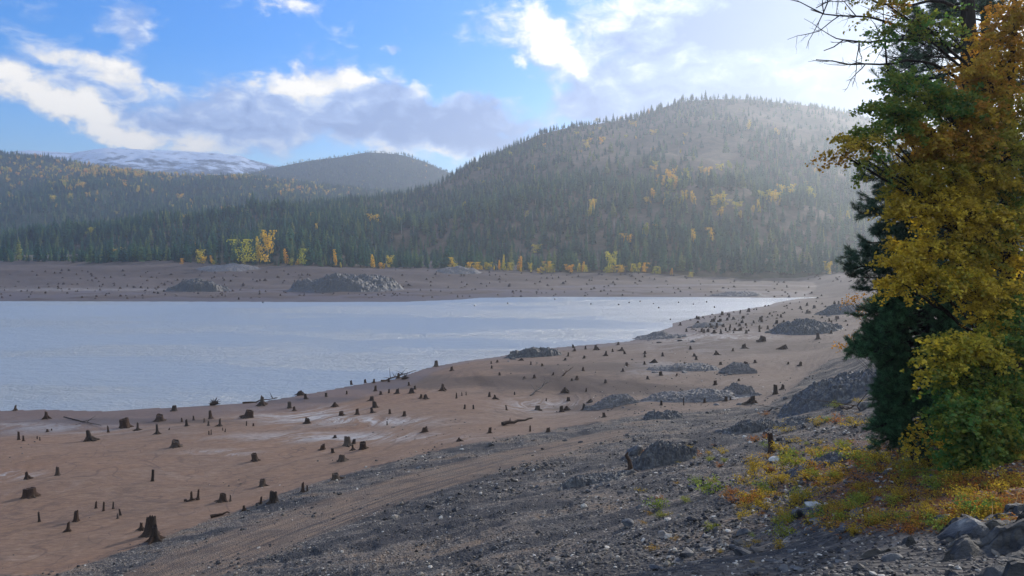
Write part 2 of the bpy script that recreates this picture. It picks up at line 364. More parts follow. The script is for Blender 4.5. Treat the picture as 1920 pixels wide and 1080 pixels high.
def b_snow(t, p):
    g = geo(t); nrm = t.new('ShaderNodeSeparateXYZ', {0: t.new('ShaderNodeNewGeometry').outputs['Normal']}).outputs[2]
    n = t.noise(t.mapping(g, scale=(1, 1, 2.2)), .012, 9, .72); z = t.new('ShaderNodeSeparateXYZ', {0: g}).outputs[2]
    f = t.math('ADD', t.math('MULTIPLY', z, .0016), t.math('MULTIPLY_ADD', n, 1.5, -1.27))
    c = t.mix(t.mr(f, .10, .32), (.045, .065, .10), (.48, .56, .72)); t.l.new(c, p.inputs['Base Color']); bump(t, p, n, .8, 12)
M_snow = mat('snowy_rock', b_snow, .9, .1)
def b_water(t, p):
    g = geo(t); p.inputs['Base Color'].default_value = (.28, .31, .34, 1); p.inputs['IOR'].default_value = 1.85
    p.inputs['Specular IOR Level'].default_value = .5
    n = t.noise(t.mapping(g, rot=(0, 0, R(15)), scale=(1, 1.6, 1)), .9, 5, .65); n2 = t.noise(t.mapping(g, scale=(1, 2.0, 1)), .16, 4, .6)
    lull = t.noise(t.mapping(g, scale=(.35, 1, 1)), .02, 4, .6)
    h = t.math('ADD', n, t.math('MULTIPLY', n2, 1.5)); k = t.mr(lull, .42, .6, .6, 1.0)
    b = t.new('ShaderNodeBump', {'Distance': 1.6, 'Height': h}); t.l.new(k, b.inputs['Strength']); t.l.new(b.outputs[0], p.inputs['Normal'])
M_water = mat('lake_water', b_water, .28, .5)

# ------------------------------------------------------------------ terrain height
CT = [ # (u, v, z) seen on the photograph
 (0,1080,3.2),(0,980,2.4),(0,900,1.8),(0,830,1.0),(200,1080,3.8),(200,980,2.7),(200,900,2.1),(200,830,1.2),
 (400,1010,4.0),(400,930,2.6),(400,850,1.7),(400,790,.7),(600,960,4.4),(600,890,2.9),(600,830,1.9),(600,780,1.0),
 (450,1080,5.6),(700,1080,9),(700,980,5.6),(700,900,3.8),(700,850,2.7),(700,800,1.7),(700,750,.9),
 (960,1080,13),(960,1000,9.6),(960,930,7.0),(960,870,5.2),(900,820,3.4),(900,770,1.8),(900,735,.9),(900,722,.8),(900,700,2.3),(900,685,2.2),
 (1050,728,1.2),(1050,708,2.4),(1050,680,2.0),(1200,735,1.9),(1200,715,2.6),(1200,680,2.4),(1150,655,1.6),(1280,640,1.8),
 (1200,1080,16),(1200,1000,13),(1200,920,10),(1200,860,7.6),(1200,800,5.0),(1200,770,3.4),(1200,750,2.6),
 (1450,1080,18.6),(1450,1000,16.8),(1450,920,14.2),(1450,860,11.8),(1450,810,9.2),(1450,775,6.4),(1420,755,4.2),(1400,720,3.4),(1400,670,2.6),(1400,620,1.7),(1400,590,1.0),
 (1300,755,3.0),(1560,780,9.8),(1560,720,7.0),(1500,700,3.6),(1500,650,2.8),(1560,640,3.6),(1560,600,2.2),
 (1700,1080,21.3),(1650,1000,19.4),(1650,930,18.0),(1650,870,16.0),(1650,820,14.2),(1640,770,12.2),(1620,700,10.6),(1650,640,8),(1700,600,6),(1560,575,2.0),(1480,565,.8),
 (1900,1060,22.4),(1850,980,20.9),(1850,920,19.4),(1850,860,18.2),(1850,800,17.4),(1850,700,17),(1900,600,17)]
CP = [Pz(*c) for c in CT]
# far flat to the forest edge
for u, v, y in [(-600,520,600),(0,550,520),(0,520,610),(0,490,720),(300,550,530),(300,520,620),(300,492,720),(600,550,530),(600,520,620),(600,497,720),
                (900,545,560),(900,520,640),(900,502,730),(1200,548,590),(1200,530,650),(1200,505,740),(1500,545,600),(1500,530,680),(1500,509,760),(1800,545,600),(1800,512,770),(2300,510,760),(-600,490,700)]:
    CP.append(Py(u, v, y))
CP += [np.array(c, float) for c in [(0,0,23.35),(-6,4,22.6),(-14,10,19.5),(-25,18,14),(-40,30,7),(-60,35,4),(6,3,23.3),(20,5,23.6),(0,-15,24.5),(-20,-10,23),(-45,-10,19),(-80,10,8),(-120,60,1.5),
       (40,30,23),(70,70,21),(110,140,16),(150,220,12),(180,320,9),(240,430,9),(400,300,25),(60,-60,30),(-100,-100,28),(0,-300,60),(300,-100,50),(-300,-150,20),(-300,60,1),(260,560,10),(450,650,22),
       (0,1400,20),(-900,900,25),(900,1400,30),(-1400,2500,20),(0,3000,20),(1400,2500,20),(-500,0,20),(500,0,60)]]
CP = np.array(CP)
def warp(x, y):
    r = np.hypot(x, y) + 1e-6; w = np.log1p(r / 12.0); return x / r * w, y / r * w
cwx, cwy = warp(CP[:, 0], CP[:, 1])
def tpk(d2): return .5 * d2 * np.log(d2 + 1e-12)
_n = len(CP); _K = tpk((cwx[:, None] - cwx) ** 2 + (cwy[:, None] - cwy) ** 2) + np.eye(_n) * 2e-4
_A = np.zeros((_n + 3, _n + 3)); _A[:_n, :_n] = _K; _A[:_n, _n] = 1; _A[:_n, _n + 1] = cwx; _A[:_n, _n + 2] = cwy; _A[_n:, :_n] = _A[:_n, _n:].T
_w = np.linalg.solve(_A, np.concatenate([CP[:, 2], np.zeros(3)]))
def tps(x, y):
    wx, wy = warp(x, y); r = _w[_n] + _w[_n + 1] * wx + _w[_n + 2] * wy
    for i in range(_n): r = r + _w[i] * tpk((wx - cwx[i]) ** 2 + (wy - cwy[i]) ** 2)
    return r
SH = [(-700,790),(-300,778),(0,770),(80,768),(190,771),(300,765),(400,760),(480,755),(560,742),(650,725),(700,716),(740,711),(800,690),(870,677),(935,669),(990,657),(1060,650),(1180,640),(1262,612),
      (1262,606),(1320,592),(1440,573),(1455,567),(1500,559.5),(1560,558.2),(1560,557.2),(1450,558.5),(1330,557.5),(1200,557),(1050,556.5),(900,558.5),(860,562),(760,566),(600,566.5),(300,565.5),(0,565),(-300,565),(-900,566)]
LK = np.array([Pz(u, v, 0.0)[:2] for u, v in SH])
def lake(x, y):
    """signed distance to the lake outline, negative in the water"""
    ins = np.zeros(x.shape, bool); d = np.full(x.shape, 1e9); n = len(LK)
    for i in range(n):
        ax, ay = LK[i]; bx, by = LK[(i + 1) % n]
        c = ((ay > y) != (by > y)) & (x < (bx - ax) * (y - ay) / (by - ay + 1e-12) + ax); ins ^= c
        dx, dy = bx - ax, by - ay; q = np.clip(((x - ax) * dx + (y - ay) * dy) / (dx * dx + dy * dy), 0, 1)
        d = np.minimum(d, np.hypot(x - ax - q * dx, y - ay - q * dy))
    return np.where(ins, -d, d)
def gmask(u, v):
    """gravel amount by where it lies in the photographed slope"""
    L = np.interp(u, [100,300,430,560,650,800,900,1050,1200,1350,1440,1480,1520,1560,1640,2000], [1080,1010,965,915,890,850,830,805,780,768,762,735,700,675,655,640])
    return sstep(-14, 12, v - L)
def rmask(u, v):
    c = np.interp(u, [200, 330, 560, 760, 950, 1150, 1300], [1135, 1075, 985, 915, 862, 815, 790]); hw = np.interp(u, [330, 760, 1150], [46, 26, 10])
    return sstep(1.3, .6, np.abs(v - c) / hw) * sstep(1280, 1080, u)
def smooth_z(x, y):
    z = np.maximum(tps(x, y), .25); d = lake(x, y)
    land = .03 + z * (1 - np.exp(-np.maximum(d, 0) / (6 + .035 * np.hypot(x, y)))); 
    return np.where(d < 0, -.02 - np.minimum(-d * .06, 3), land), d
def gz(x, y, detail=True):
    x = np.asarray(x, float); y = np.asarray(y, float); z, d = smooth_z(x, y)
    if not detail: return z
    u, v = project(x, y, z); fr = (y > 3)
    g = np.where(fr, gmask(u, v), 1.0) * np.where(y > 260, 0, 1); ro = np.where(fr, rmask(u, v), 0)
    r = np.hypot(x, y); near = sstep(2, 9, r)
    amp = g * (1 - ro * .95) * near
    rough = fbm(x * .22, y * .22, o=6, s=3) * .26 + np.abs(fbm(x * .08 + 9, y * .08, o=3, s=8)) * .5
    blk = cells(x * .55, y * .55, 11) * .18 * sstep(20, 50, r) * sstep(-.2, .6, fbm(x * .07, y * .07, o=3, s=21)) + cells(x * 2.1, y * 2.1, 31) * .07 * sstep(6, 16, r)
    z = z + amp * (rough + blk) * sstep(1, 12, d)
    z = z + (1 - g) * fbm(x * .045, y * .045, o=5, s=5) * .22 * sstep(0, 15, d) * np.clip(r / 150, .3, 3)
    zt = z / .34 + fbm(x * .03, y * .03, o=3, s=55) * .6; z = z + (1 - g) * (sstep(.7, 1, zt - np.floor(zt)) - (zt - np.floor(zt))) * .11 * sstep(1, 8, d) * (r < 480)
    # scarps of the far flat
    z = z + sstep(500, 560, y) * fbm(x * .012, y * .05, o=5, s=15) * 1.3 * sstep(4, 30, d) * (r < 900)
    z = np.where(d > 1.5, np.maximum(z, .05 + .05 * sstep(1.5, 30, d)), z)
    return z
def hit(u, v, f=gz, y0=3., y1=900.):
    d = ray(u, v); s = np.geomspace(y0, y1, 500); tt = s / d[1]
    X, Y, Z = d[0] * tt, d[1] * tt, CAMZ + d[2] * tt; h = Z - f(X, Y)
    k = np.argmax(h < 0)
    if h[k] >= 0: return None
    if k == 0: q = 0; k = 1
    q = h[k - 1] / (h[k - 1] - h[k]); s2 = s[k - 1] + (s[k] - s[k - 1]) * q; tt = s2 / d[1]
    x, y = d[0] * tt, d[1] * tt; return np.array([x, y, float(f(np.array([x]), np.array([y]))[0])])

th = np.concatenate([np.linspace(-180, -46, 60)[:-1], np.linspace(-46, 44, 820), np.linspace(44, 180, 60)[1:-1]]) * np.pi / 180
rr = np.concatenate([[.01, .6], np.geomspace(1.5, 1000, 620), [1200, 1800, 3000, 4800, 6500]])
TH, RR = np.meshgrid(th, rr); GX, GY = RR * np.sin(TH), RR * np.cos(TH)
GZ = gz(GX, GY); GZ = np.where(RR > 1000, np.minimum(GZ, 15) * 0 + 10, GZ)
GU, GV = project(GX, GY, GZ); front = GY > 3
cg = np.where(front, gmask(GU, GV), 1) * (GY < 260); cr = np.where(front, rmask(GU, GV), 0)
clit = np.where(front, np.exp(-(((GU - 1760) / 330) ** 2 + ((GV - 900) / 95) ** 2)) * 1.1, 0) * (GU > 1350)
def ell(u, v, ru, rv): return np.exp(-(((GU - u) / ru) ** 2 + ((GV - v) / rv) ** 2))
cp_ = sum(ell(*e) for e in [(560,778,110,16),(420,849,60,5),(640,820,200,9),(1020,762,70,12),(90,800,160,14),(20,890,50,8),(130,543,180,2.5),(1300,580,100,6),(700,790,120,8),(1330,640,120,20),(1230,690,60,10),(1380,600,70,8)]) * front
damp_shade = sum(ell(*e) for e in [(850,713,230,9),(1150,727,140,8),(1020,718,160,8),(560,750,140,6),(700,726,120,5),(1250,735,120,8),(1400,650,200,14),(1450,600,160,14),(300,560,500,4),(900,552,500,5),(1300,552,200,5),(300,512,420,9),(1000,520,300,7),(250,790,260,5),(1130,765,120,6),(1100,690,200,10)]) * front * .85 + .13  # bank-face ellipses paint its shade; the waterline bands are damp silt
rlat = np.where(front, np.clip((GV - np.interp(GU, [200, 330, 560, 760, 950, 1150, 1300], [1135, 1075, 985, 915, 862, 815, 790])) / np.interp(GU, [330, 760, 1150], [46, 26, 10]), -3, 3), 0)
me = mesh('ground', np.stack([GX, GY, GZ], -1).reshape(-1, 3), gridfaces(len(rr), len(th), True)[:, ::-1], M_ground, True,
          {'Col': np.stack([cg, clit, cr, np.clip(cp_, 0, 1)], -1).reshape(-1, 4), 'DampShade': np.stack([np.clip(damp_shade, 0, 1), rlat, damp_shade * 0, damp_shade * 0 + 1], -1).reshape(-1, 4)})
tag(obj('ground', me), kind='structure')
wv = np.array([(-2500, 60, 0), (600, 60, 0), (600, 620, 0), (-2500, 620, 0)], float)
tag(obj('water', mesh('water', wv, np.array([[0, 1, 2, 3]]), M_water)), kind='structure')

# ------------------------------------------------------------------ hills
def mkhill(name, m, us, vs, yc, y0, z0f, back=.35, nu=420, ns=90, amp=20, s=0, pw=1.0, smooth=True):
    yc = (lambda q: (lambda u: np.interp(u, *q)))(yc); 
    def crest(u):
        v = np.interp(u, us, vs); Y = yc(u); return CAMZ + (HOR - v) / FPX * Y
    def zf(u, Y):
        Yc = yc(u); zc = crest(u); z0 = z0f(u); q = (Y - y0) / (Yc - y0); X = Y * (u - 960) / FPX
        zz = z0 + (zc - z0) * np.clip(q, 0, 1) ** pw
        zz = np.where(q > 1, zc - (Y - Yc) * back, zz); zz = np.where(q < 0, z0 + (Y - y0) * 1.2, zz)
        nz = fbm(X * .004, Y * .004, o=5, s=s) * amp * np.clip(q * (1.0 - q) * 4, 0, 1) - np.abs(fbm(X * .0025 + 5, Y * .0012, o=4, s=s + 3)) * amp * 1.2 * np.clip(q * (1 - q) * 4, 0, 1)
        return zz + nz
    def fxy(x, y): return zf(960 + FPX * x / y, y)
    u = np.linspace(us[0], us[-1], nu); q = np.linspace(-.05, 1.6, ns); U, Q = np.meshgrid(u, q); Y = y0 + (yc(U) - y0) * Q
    me = mesh(name, np.stack([Y * (U - 960) / FPX, Y, zf(U, Y)], -1).reshape(-1, 3), gridfaces(ns, nu), m, smooth)
    tag(obj(name, me), kind='structure'); return fxy, zf, yc
hA = mkhill('wooded_hill', M_hill, [-1400,-400,0,200,300,450,600,740,820,880,960,1010,1060,1140,1190,1235,1280,1340,1400,1460,1540,1600,1660,1750,1900,2200,3000],
            [440,440,446,434,420,400,380,370,347,312,276,252,240,229,222,203,190,186,187,194,204,217,240,262,300,340,330],
            ([-1400,0,400,820,1235,1640,3000],[1150,1150,1200,1350,1650,1900,1900]), 715, lambda u: np.interp(u, [-400,0,600,900,1200,1500,2300], [17,18,14,11,9,6.5,8]), amp=26, s=40, pw=1.05)
hB = mkhill('left_hill', M_hillf, [-1400,-300,0,100,200,300,400,500,600,700,800,900,1100], [320,280,287,298,314,327,332,335,348,357,364,378,440],
            ([-1400,1100],[2150,2150]), 1250, lambda u: 30 + 0 * u, amp=22, s=60, pw=.9)
hC = mkhill('distant_hill', M_hillf, [200,430,500,580,640,690,725,760,800,830,900,1100], [420,337,317,301,294,285,287,291,304,318,345,430], ([200,1100],[2900,2900]), 2250, lambda u: 40 + 0 * u, nu=260, ns=60, amp=30, s=80)
hD = mkhill('snowy_mountain', M_snow, [-1200,-300,-100,0,60,75,110,140,150,200,240,290,330,400,455,470,520,600,760,1000],
            [304,304,296,288,283,284,286,288,286,279,280,283,284,288,293,300,312,345,390,450], ([-1200,1000],[3900,3900]), 3000, lambda u: 60 + 0 * u, nu=700, ns=160, amp=20, s=90, pw=.55)

# ------------------------------------------------------------------ distant conifers
def conifer_meshes(seed, layers=15, nb=9, spread=.15):
    r = np.random.default_rng(seed); V = []; k = 0
    for i in range(layers):
        q = (i + .3) / layers; z = .10 + .88 * q; rad = spread * (1 - q) ** .85 * r.uniform(.8, 1.2) + .006
        for j in range(nb):
            a = 2 * np.pi * (j + r.random()) / nb; L = rad * r.uniform(.6, 1.25); w = L * .42 + .004
            d = np.array([math.cos(a), math.sin(a), 0]); p = np.array([-d[1], d[0], 0]); dr = -L * r.uniform(.25, .7)
            b = np.array([0, 0, z + .03]); m = d * L * .6; m[2] = z + dr * .4; tip = d * L; tip[2] = z + dr
            V += [b, m + p * w, tip, m - p * w]; k += 1
    V = np.array(V); F = np.arange(len(V)).reshape(-1, 4)
    cm = mesh('crown', V, F, M_crown)
    tb = MB(); tb.tube([(0, 0, -.05), (0, 0, .5), (0, 0, .98)], [.016, .009, .002], 5); return cm, tb.mesh('trunk', M_bark, True)
con = [conifer_meshes(i, l, n, s) for i, (l, n, s) in enumerate([(16, 9, .15), (14, 8, .19), (18, 8, .115), (12, 9, .21)])]
def aspen_meshes(seed, w=.28, n=420):
    r = np.random.default_rng(seed); cs = r.normal(0, 1, (9, 3)) * np.array([w * .42, w * .42, .2]) + np.array([0, 0, .62])
    c = cs[r.integers(0, 9, n)] + r.normal(0, 1, (n, 3)) * np.array([w * .28, w * .28, .09]); c[:, 2] = np.clip(c[:, 2], .16, 1)
    a = r.normal(0, 1, (n, 3)); a /= np.linalg.norm(a, axis=1)[:, None]; b = np.cross(a, r.normal(0, 1, (n, 3))); b /= np.linalg.norm(b, axis=1)[:, None]
    s = .035; V = np.stack([c - a * s, c + b * s, c + a * s, c - b * s], 1).reshape(-1, 3)
    tb = MB(); tb.tube([(0, 0, -.05), (.01, 0, .4), (0, 0, .85)], [.014, .010, .003], 5, )
    return mesh('crown', V, np.arange(4 * n).reshape(-1, 4), M_aspen), tb.mesh('trunk', M_snag, True)
asp = [aspen_meshes(20 + i, w) for i, w in enumerate((.16, .34, .46))]
def tree(name, ms, loc, h, wx=1.0, label=None, cat='tree', group=None, mat_=None):
    e = empty(name, loc); e.scale = (h * wx, h * wx, h); e.rotation_euler = (0, 0, rng.uniform(0, 6.28)); tag(e, label, cat, group)
    for n, m in (('crown', ms[0]), ('trunk', ms[1])): obj(n, m, e)
    return e
# front ranks of the forest at the far shore: individuals
cand = []
for uu in np.arange(-60, 1700, 7.4):
    u = uu + rng.uniform(-4, 4); cand.append((u, 714 + rng.uniform(0, 14)))
for uu in np.arange(-60, 1650, 26): cand.append((uu + rng.uniform(-9, 9), 732 + rng.uniform(0, 16)))
cand = cand[:300]
for i, (u, Y) in enumerate(cand):
    x = Y * (u - 960) / FPX; z = float(max(gz(np.array([x]), np.array([Y]))[0], hA[0](np.array([x]), np.array([Y]))[0])) - .3
    h = rng.choice([9, 15, 20, 26], p=[.2, .35, .3, .15]) * rng.uniform(.85, 1.12)
    tree('conifer', con[rng.integers(0, 4)], (x, Y, z), h, rng.uniform(.85, 1.2), 'dark green conifer in the front rank of the forest along the far shore', 'conifer', 'conifers along the far shoreline')
# autumn trees
AT = [(341,488,10,8,2,'small orange bush-like tree, first autumn tree from the left on the far shore'),(376,489,22,16,1,'yellow tree pair crown close right of the small orange tree'),(396,489,14,7,0,'narrow yellow tree just right of the broad yellow one'),
 (458,491,38,40,2,'largest round yellow-green tree on the far shore'),(484,491,44,11,0,'slender yellow-green tree between the round tree and the tall orange one'),(503,491,54,26,1,'tall orange-topped tree, highest autumn tree on the far shore'),
 (535,489,26,9,0,'slim yellow tree right of the tall orange-topped one'),(569,495,26,20,2,'orange and yellow tree above the big rock mound left end'),(628,493,28,10,0,'slim yellow-green tree behind the big rock mound'),
 (698,494,22,9,0,'small yellow tree above the right end of the big rock mound'),(731,496,20,14,1,'deep orange tree right of the big rock mound'),(846,498,18,16,2,'low pale yellow tree alone mid-shore'),
 (910,499,12,8,1,'tiny orange tree left of a row of small ones mid-shore'),(936,500,16,6,0,'thin yellow-green tree at mid-shore'),(944,498,24,7,0,'thin orange tree taller than its neighbours mid-shore'),
 (976,503,24,9,0,'bright orange-yellow column tree at mid-shore'),(994,503,16,8,1,'small golden tree beside the bright column tree'),(1028,502,18,16,2,'grey-green small broad tree at the shore'),
 (1094,503,17,8,0,'pale thin tree on shore left of the big golden one'),(1147,503,32,20,1,'big golden tree at the foot of the right hill'),(1198,503,16,10,1,'small yellow tree right of the big golden one'),(1210,497,16,14,2,'yellow crown just above the shoreline right of the golden tree'),
 (1236,503,12,8,2,'low yellowish bush tree on shore'),(1260,504,12,6,0,'thin pale yellow sapling on shore'),(1552,508,22,13,1,'lone yellow tree at the misty right end of the far shore'),
 (1257,350,26,16,1,'golden tree at the top left of the hillside cluster'),(1246,352,18,12,2,'yellow tree in the hillside cluster, left side'),(1266,346,14,12,1,'orange tree in the hillside cluster, right side'),
 (1298,388,24,12,0,'tall yellow tree below the hillside cluster'),(1284,380,18,14,1,'yellow hillside tree above the slim one'),(1340,388,16,18,2,'pale gold broad tree mid hillside'),(1358,392,14,20,2,'pale yellow thicket tree mid hillside, right of the gold one'),
 (1520,380,24,18,1,'orange tree high on the misty right side of the hill'),(1300,462,26,13,0,'yellowish tree low on the right hill'),(1330,455,22,18,2,'pale green tree low on the right hill'),(1107,410,20,9,0,'yellow slim tree in the dark forest of the middle slope'),(988,408,10,10,2,'small yellow crown in the dark forest of the left slope'),
 (1100,280,14,12,2,'faint yellow tree under the ridge line'),(1128,272,12,9,1,'faint golden tree near the ridge step'),(1404,245,16,10,0,'pale yellow tree high under the hill top'),(1455,255,12,10,0,'pale slim tree high on the hill to the right')]
def hAG(x, y): return np.maximum(gz(x, y), hA[0](x, y))
for (u, v, h, w, k, lab) in AT:
    if v > 470:
        Y = 703.; x = Y * (u - 960) / FPX; z = float(hAG(np.array([x]), np.array([Y]))[0]); p = np.array([x, Y, z - .3])
        base = CAMZ + (HOR - v) / FPX * Y
    else:
        p = hit(u, v, hA[0], 730., 2500.)
        if p is None: continue
    hm = h * p[1] / FPX * 1.25; wm = w * p[1] / FPX
    if v > 470: p[2] = min(p[2], base) if p[2] > base - 3 else p[2]; 
    tree('autumn_tree', asp[k], tuple(p), hm, wm / hm / (.42, .8, 1.05)[k], lab, 'tree', 'yellow and orange autumn trees across the lake')

for i in range(34):
    u = rng.choice([rng.uniform(850, 1300), rng.uniform(330, 760)], p=[.65, .35]); x = 701. * (u - 960) / FPX; z = float(hAG(np.array([x]), np.array([701.]))[0]) - .3
    k = rng.integers(0, 3); hm = rng.uniform(4, 9); tree('autumn_tree', asp[k], (x, 701., z), hm, rng.uniform(.8, 1.2), 'very small yellow sapling in the sparse line along the forest foot', 'tree', 'tiny yellow saplings at the forest foot')
# the rest of the forest: nobody could count it
def gn_scatter(name, P, scl, kind, protos, rotx=None, smat=None):
    me = bpy.data.meshes.new(name); me.vertices.add(len(P)); me.vertices.foreach_set('co', np.asarray(P, np.float32).ravel())
    a = me.attributes.new('scl', 'FLOAT_VECTOR', 'POINT'); a.data.foreach_set('vector', np.asarray(scl, np.float32).ravel())
    a = me.attributes.new('rot', 'FLOAT_VECTOR', 'POINT'); rt = np.zeros((len(P), 3)) if rotx is None else rotx.copy()
    rt[:, 2] = rng.uniform(0, 6.28, len(P)); a.data.foreach_set('vector', rt.astype(np.float32).ravel())
    a = me.attributes.new('kind', 'INT', 'POINT'); a.data.foreach_set('value', np.asarray(kind, np.int32))
    o = obj(name, me); g = bpy.data.node_groups.new(name, 'GeometryNodeTree')
    g.interface.new_socket('Geometry', in_out='INPUT', socket_type='NodeSocketGeometry'); g.interface.new_socket('Geometry', in_out='OUTPUT', socket_type='NodeSocketGeometry')
    t = NT(g); i = t.new('NodeGroupInput'); out = t.new('NodeGroupOutput'); jn = t.new('GeometryNodeJoinGeometry')
    def at(nm, ty):
        n = t.new('GeometryNodeInputNamedAttribute', data_type=ty); n.inputs[0].default_value = nm; return n.outputs[0]
    for k, pr in enumerate(protos):
        oi = t.new('GeometryNodeObjectInfo', transform_space='ORIGINAL'); oi.inputs[0].default_value = pr
        cmp_ = t.new('FunctionNodeCompare', data_type='INT', operation='EQUAL'); t.l.new(at('kind', 'INT'), cmp_.inputs[2]); cmp_.inputs[3].default_value = k
        ip = t.new('GeometryNodeInstanceOnPoints'); t.l.new(i.outputs[0], ip.inputs['Points']); t.l.new(cmp_.outputs[0], ip.inputs['Selection'])
        t.l.new(oi.outputs['Geometry'], ip.inputs['Instance']); t.l.new(at('rot', 'FLOAT_VECTOR'), ip.inputs['Rotation']); t.l.new(at('scl', 'FLOAT_VECTOR'), ip.inputs['Scale'])
        t.l.new(ip.outputs[0], jn.inputs[0])
    t.l.new(jn.outputs[0], out.inputs[0]); md = o.modifiers.new('scatter', 'NODES'); md.node_group = g; return o
protA = []
for k in range(4): protA.append(next(o for o in C.objects if o.data is con[k][0]))
protA += [next(o for o in C.objects if o.data is asp[k][0]) for k in (0, 1)]
def snag_mesh():
    m = MB(); m.tube([(0, 0, -.03), (.004, 0, .5), (0, .004, 1)], [.018, .012, .002], 5); r = np.random.default_rng(4)
    for i in range(14):
        z = r.uniform(.35, .95); a = r.uniform(0, 6.28); L = (1.05 - z) * .2; m.tube([(0, 0, z), (math.cos(a) * L, math.sin(a) * L, z - L * .2)], [.005, .001], 3)
    return m.mesh('trunk', M_snag)
SN = snag_mesh(); snags = []
for (u, v, h) in [(870,352,22),(878,330,20),(695+200,360,20),(940,395,14),(966,396,14),(1283,330,16),(1226,460,16),(1182,480,20),(1067,470,20),(1004,390,18),(1332,250,14),(1650,300,10)]:
    p = hit(u, v, hA[0], 730., 2500.)
    if p is not None:
        o = obj('dead_snag', SN, None, p); s_ = h * p[1] / FPX; o.scale = (s_,) * 3; tag(o, 'pale bare dead tree standing among the green conifers of the wooded hillside', 'dead tree', 'bare snags on the hillside'); snags.append(o)
protA.append(snags[0])
def forest(name, hill, n, ur, y0, ymax, hts, dens, label, yel, snag=0.02, slim=1.0):
    fxy, zf, yc = hill; u = rng.uniform(*ur, n); Yc = yc(u); q = rng.uniform(0, 1.12, n) ** .8; Y = y0 + (Yc - y0) * q
    z = zf(u, Y); X = Y * (u - 960) / FPX; uu, vv = project(X, Y, z)
    keep = rng.random(n) < dens(u, vv, q, X, Y); u, Y, z, X, uu, vv, q = [a[keep] for a in (u, Y, z, X, uu, vv, q)]
    h = rng.uniform(*hts, len(X)) * (1 + .25 * vn(X * .01, Y * .01, s=2)); kind = rng.integers(0, 4, len(X)); h = h * (1 - .28 * sstep(.5, .95, q)) * rng.lognormal(0, .13, len(X))
    yl = rng.random(len(X)) < yel(uu, vv)*.7; kind = np.where(yl, rng.integers(4, 6, len(X)), kind); h = np.where(yl, h * .75, h)
    sg = (rng.random(len(X)) < snag) & ~yl; kind = np.where(sg, 6, kind)
    w = h * rng.uniform(.9, 1.5, len(X)) * slim
    o = gn_scatter(name, np.stack([X, Y, z - .5], -1), np.stack([w, w, h], -1), kind, protA); tag(o, label, 'forest', kind='stuff'); return o
def gb(u, v, cu, cv, ru, rv): return np.exp(-(((u - cu) / ru) ** 2 + ((v - cv) / rv) ** 2))
def densA(u, v, q, X, Y):
    up = np.interp(u, [0, 850, 1000, 1200, 1700], [1, .95, .6, .3, .3]); low = 1.0
    d = low + (up - low) * sstep(.35, .6, q) * (u > 850)
    d = d * (1 - .95 * gb(u, v, 1330, 292, 95, 30)) * (1 - .8 * gb(u, v, 1160, 300, 60, 25)) * (1 - .6 * gb(u, v, 735, 362, 40, 12))
    d = d * (.55 + .75 * sstep(-.4, .3, fbm(X * .012, Y * .006, o=3, s=71)))
    return np.where((q > .93) & (q < 1.06), np.maximum(d, .8), d)
def yelA(u, v): return .005 + .35 * gb(u, v, 1330, 385, 110, 18) + .2 * gb(u, v, 1250, 335, 40, 20) + .12 * gb(u, v, 1180, 262, 130, 25) * (u > 1050) + .10 * gb(u, v, 1230, 500, 90, 14)
forest('conifer_forest', hA, 28000, (-150, 1900), 736, 0, (10, 20), densA, 'dense dark conifer forest covering the near ridge and the big right hill', yelA, .03)
def densB(u, v, q, X, Y): return (.5 + .6 * sstep(-.5, .2, fbm(X * .008, Y * .004, o=3, s=75))) * (q > .10)
def yelB(u, v): return .02 + .9 * gb(u, v, 130, 318, 120, 12) + .7 * gb(u, v, 40, 325, 70, 14) + .4 * gb(u, v, 300, 325, 120, 8) + .3 * gb(u, v, 430, 330, 200, 8) + .3 * gb(u, v, 580, 358, 70, 12) + .15 * gb(u, v, 100, 360, 120, 25)
forest('sunlit_forest', hB, 20000, (-150, 900), 1250, 0, (10, 19), densB, 'sunlit green forest with yellow patches on the left hill', yelB, .01)
forest('far_forest', hC, 7000, (380, 960), 2250, 0, (9, 17), lambda u, v, q, X, Y: (q > .3) * 1., 'blue-grey hazy conifer forest on the rounded distant hill', lambda u, v: .02 + 0 * u, .0)

# ------------------------------------------------------------------ rocks
def ico(sub):
    bm_ = __import__('bmesh').new(); __import__('bmesh').ops.create_icosphere(bm_, subdivisions=sub, radius=1)
    bm_.verts.ensure_lookup_table(); V = np.array([v.co[:] for v in bm_.verts]); F = np.array([[v.index for v in f.verts] for f in bm_.faces]); bm_.free(); return V, F
def rock_mesh(seed, sub=3, planes=11, m=None, flat=.6, rough=.05):
    r = np.random.default_rng(seed); V, F = ico(sub); V = V.copy()
    for _ in range(planes):
        n = r.normal(0, 1, 3); n /= np.linalg.norm(n); d = r.uniform(.45, .8); k = V @ n - d; V -= np.where(k > 0, k, 0)[:, None] * n
    V += (fbm(V[:, 0] * 3 + seed, V[:, 1] * 3, V[:, 2] * 3, o=3, s=seed) * rough)[:, None] * V
    V *= np.array([1, r.uniform(.6, .9), flat]); V[:, 2] += .12
    return mesh('rock', V, F, m or M_rockd, False)
RK = [rock_mesh(50 + i, 3, 12, M_rockd, f) for i, f in enumerate((.65, .45, .3, .8, .5, .35))]
FRAG = [mesh('fragment', rm.vertices and np.array([v.co[:] for v in rm.vertices]), np.array([list(p.vertices) for p in rm.polygons]), M_frag) for rm in [rock_mesh(80 + i, 1, 6, M_frag, f, .0) for i, f in enumerate((.5, .3, .7, .2))]]
RKP = rock_mesh(99, 3, 12, M_pale, .55)
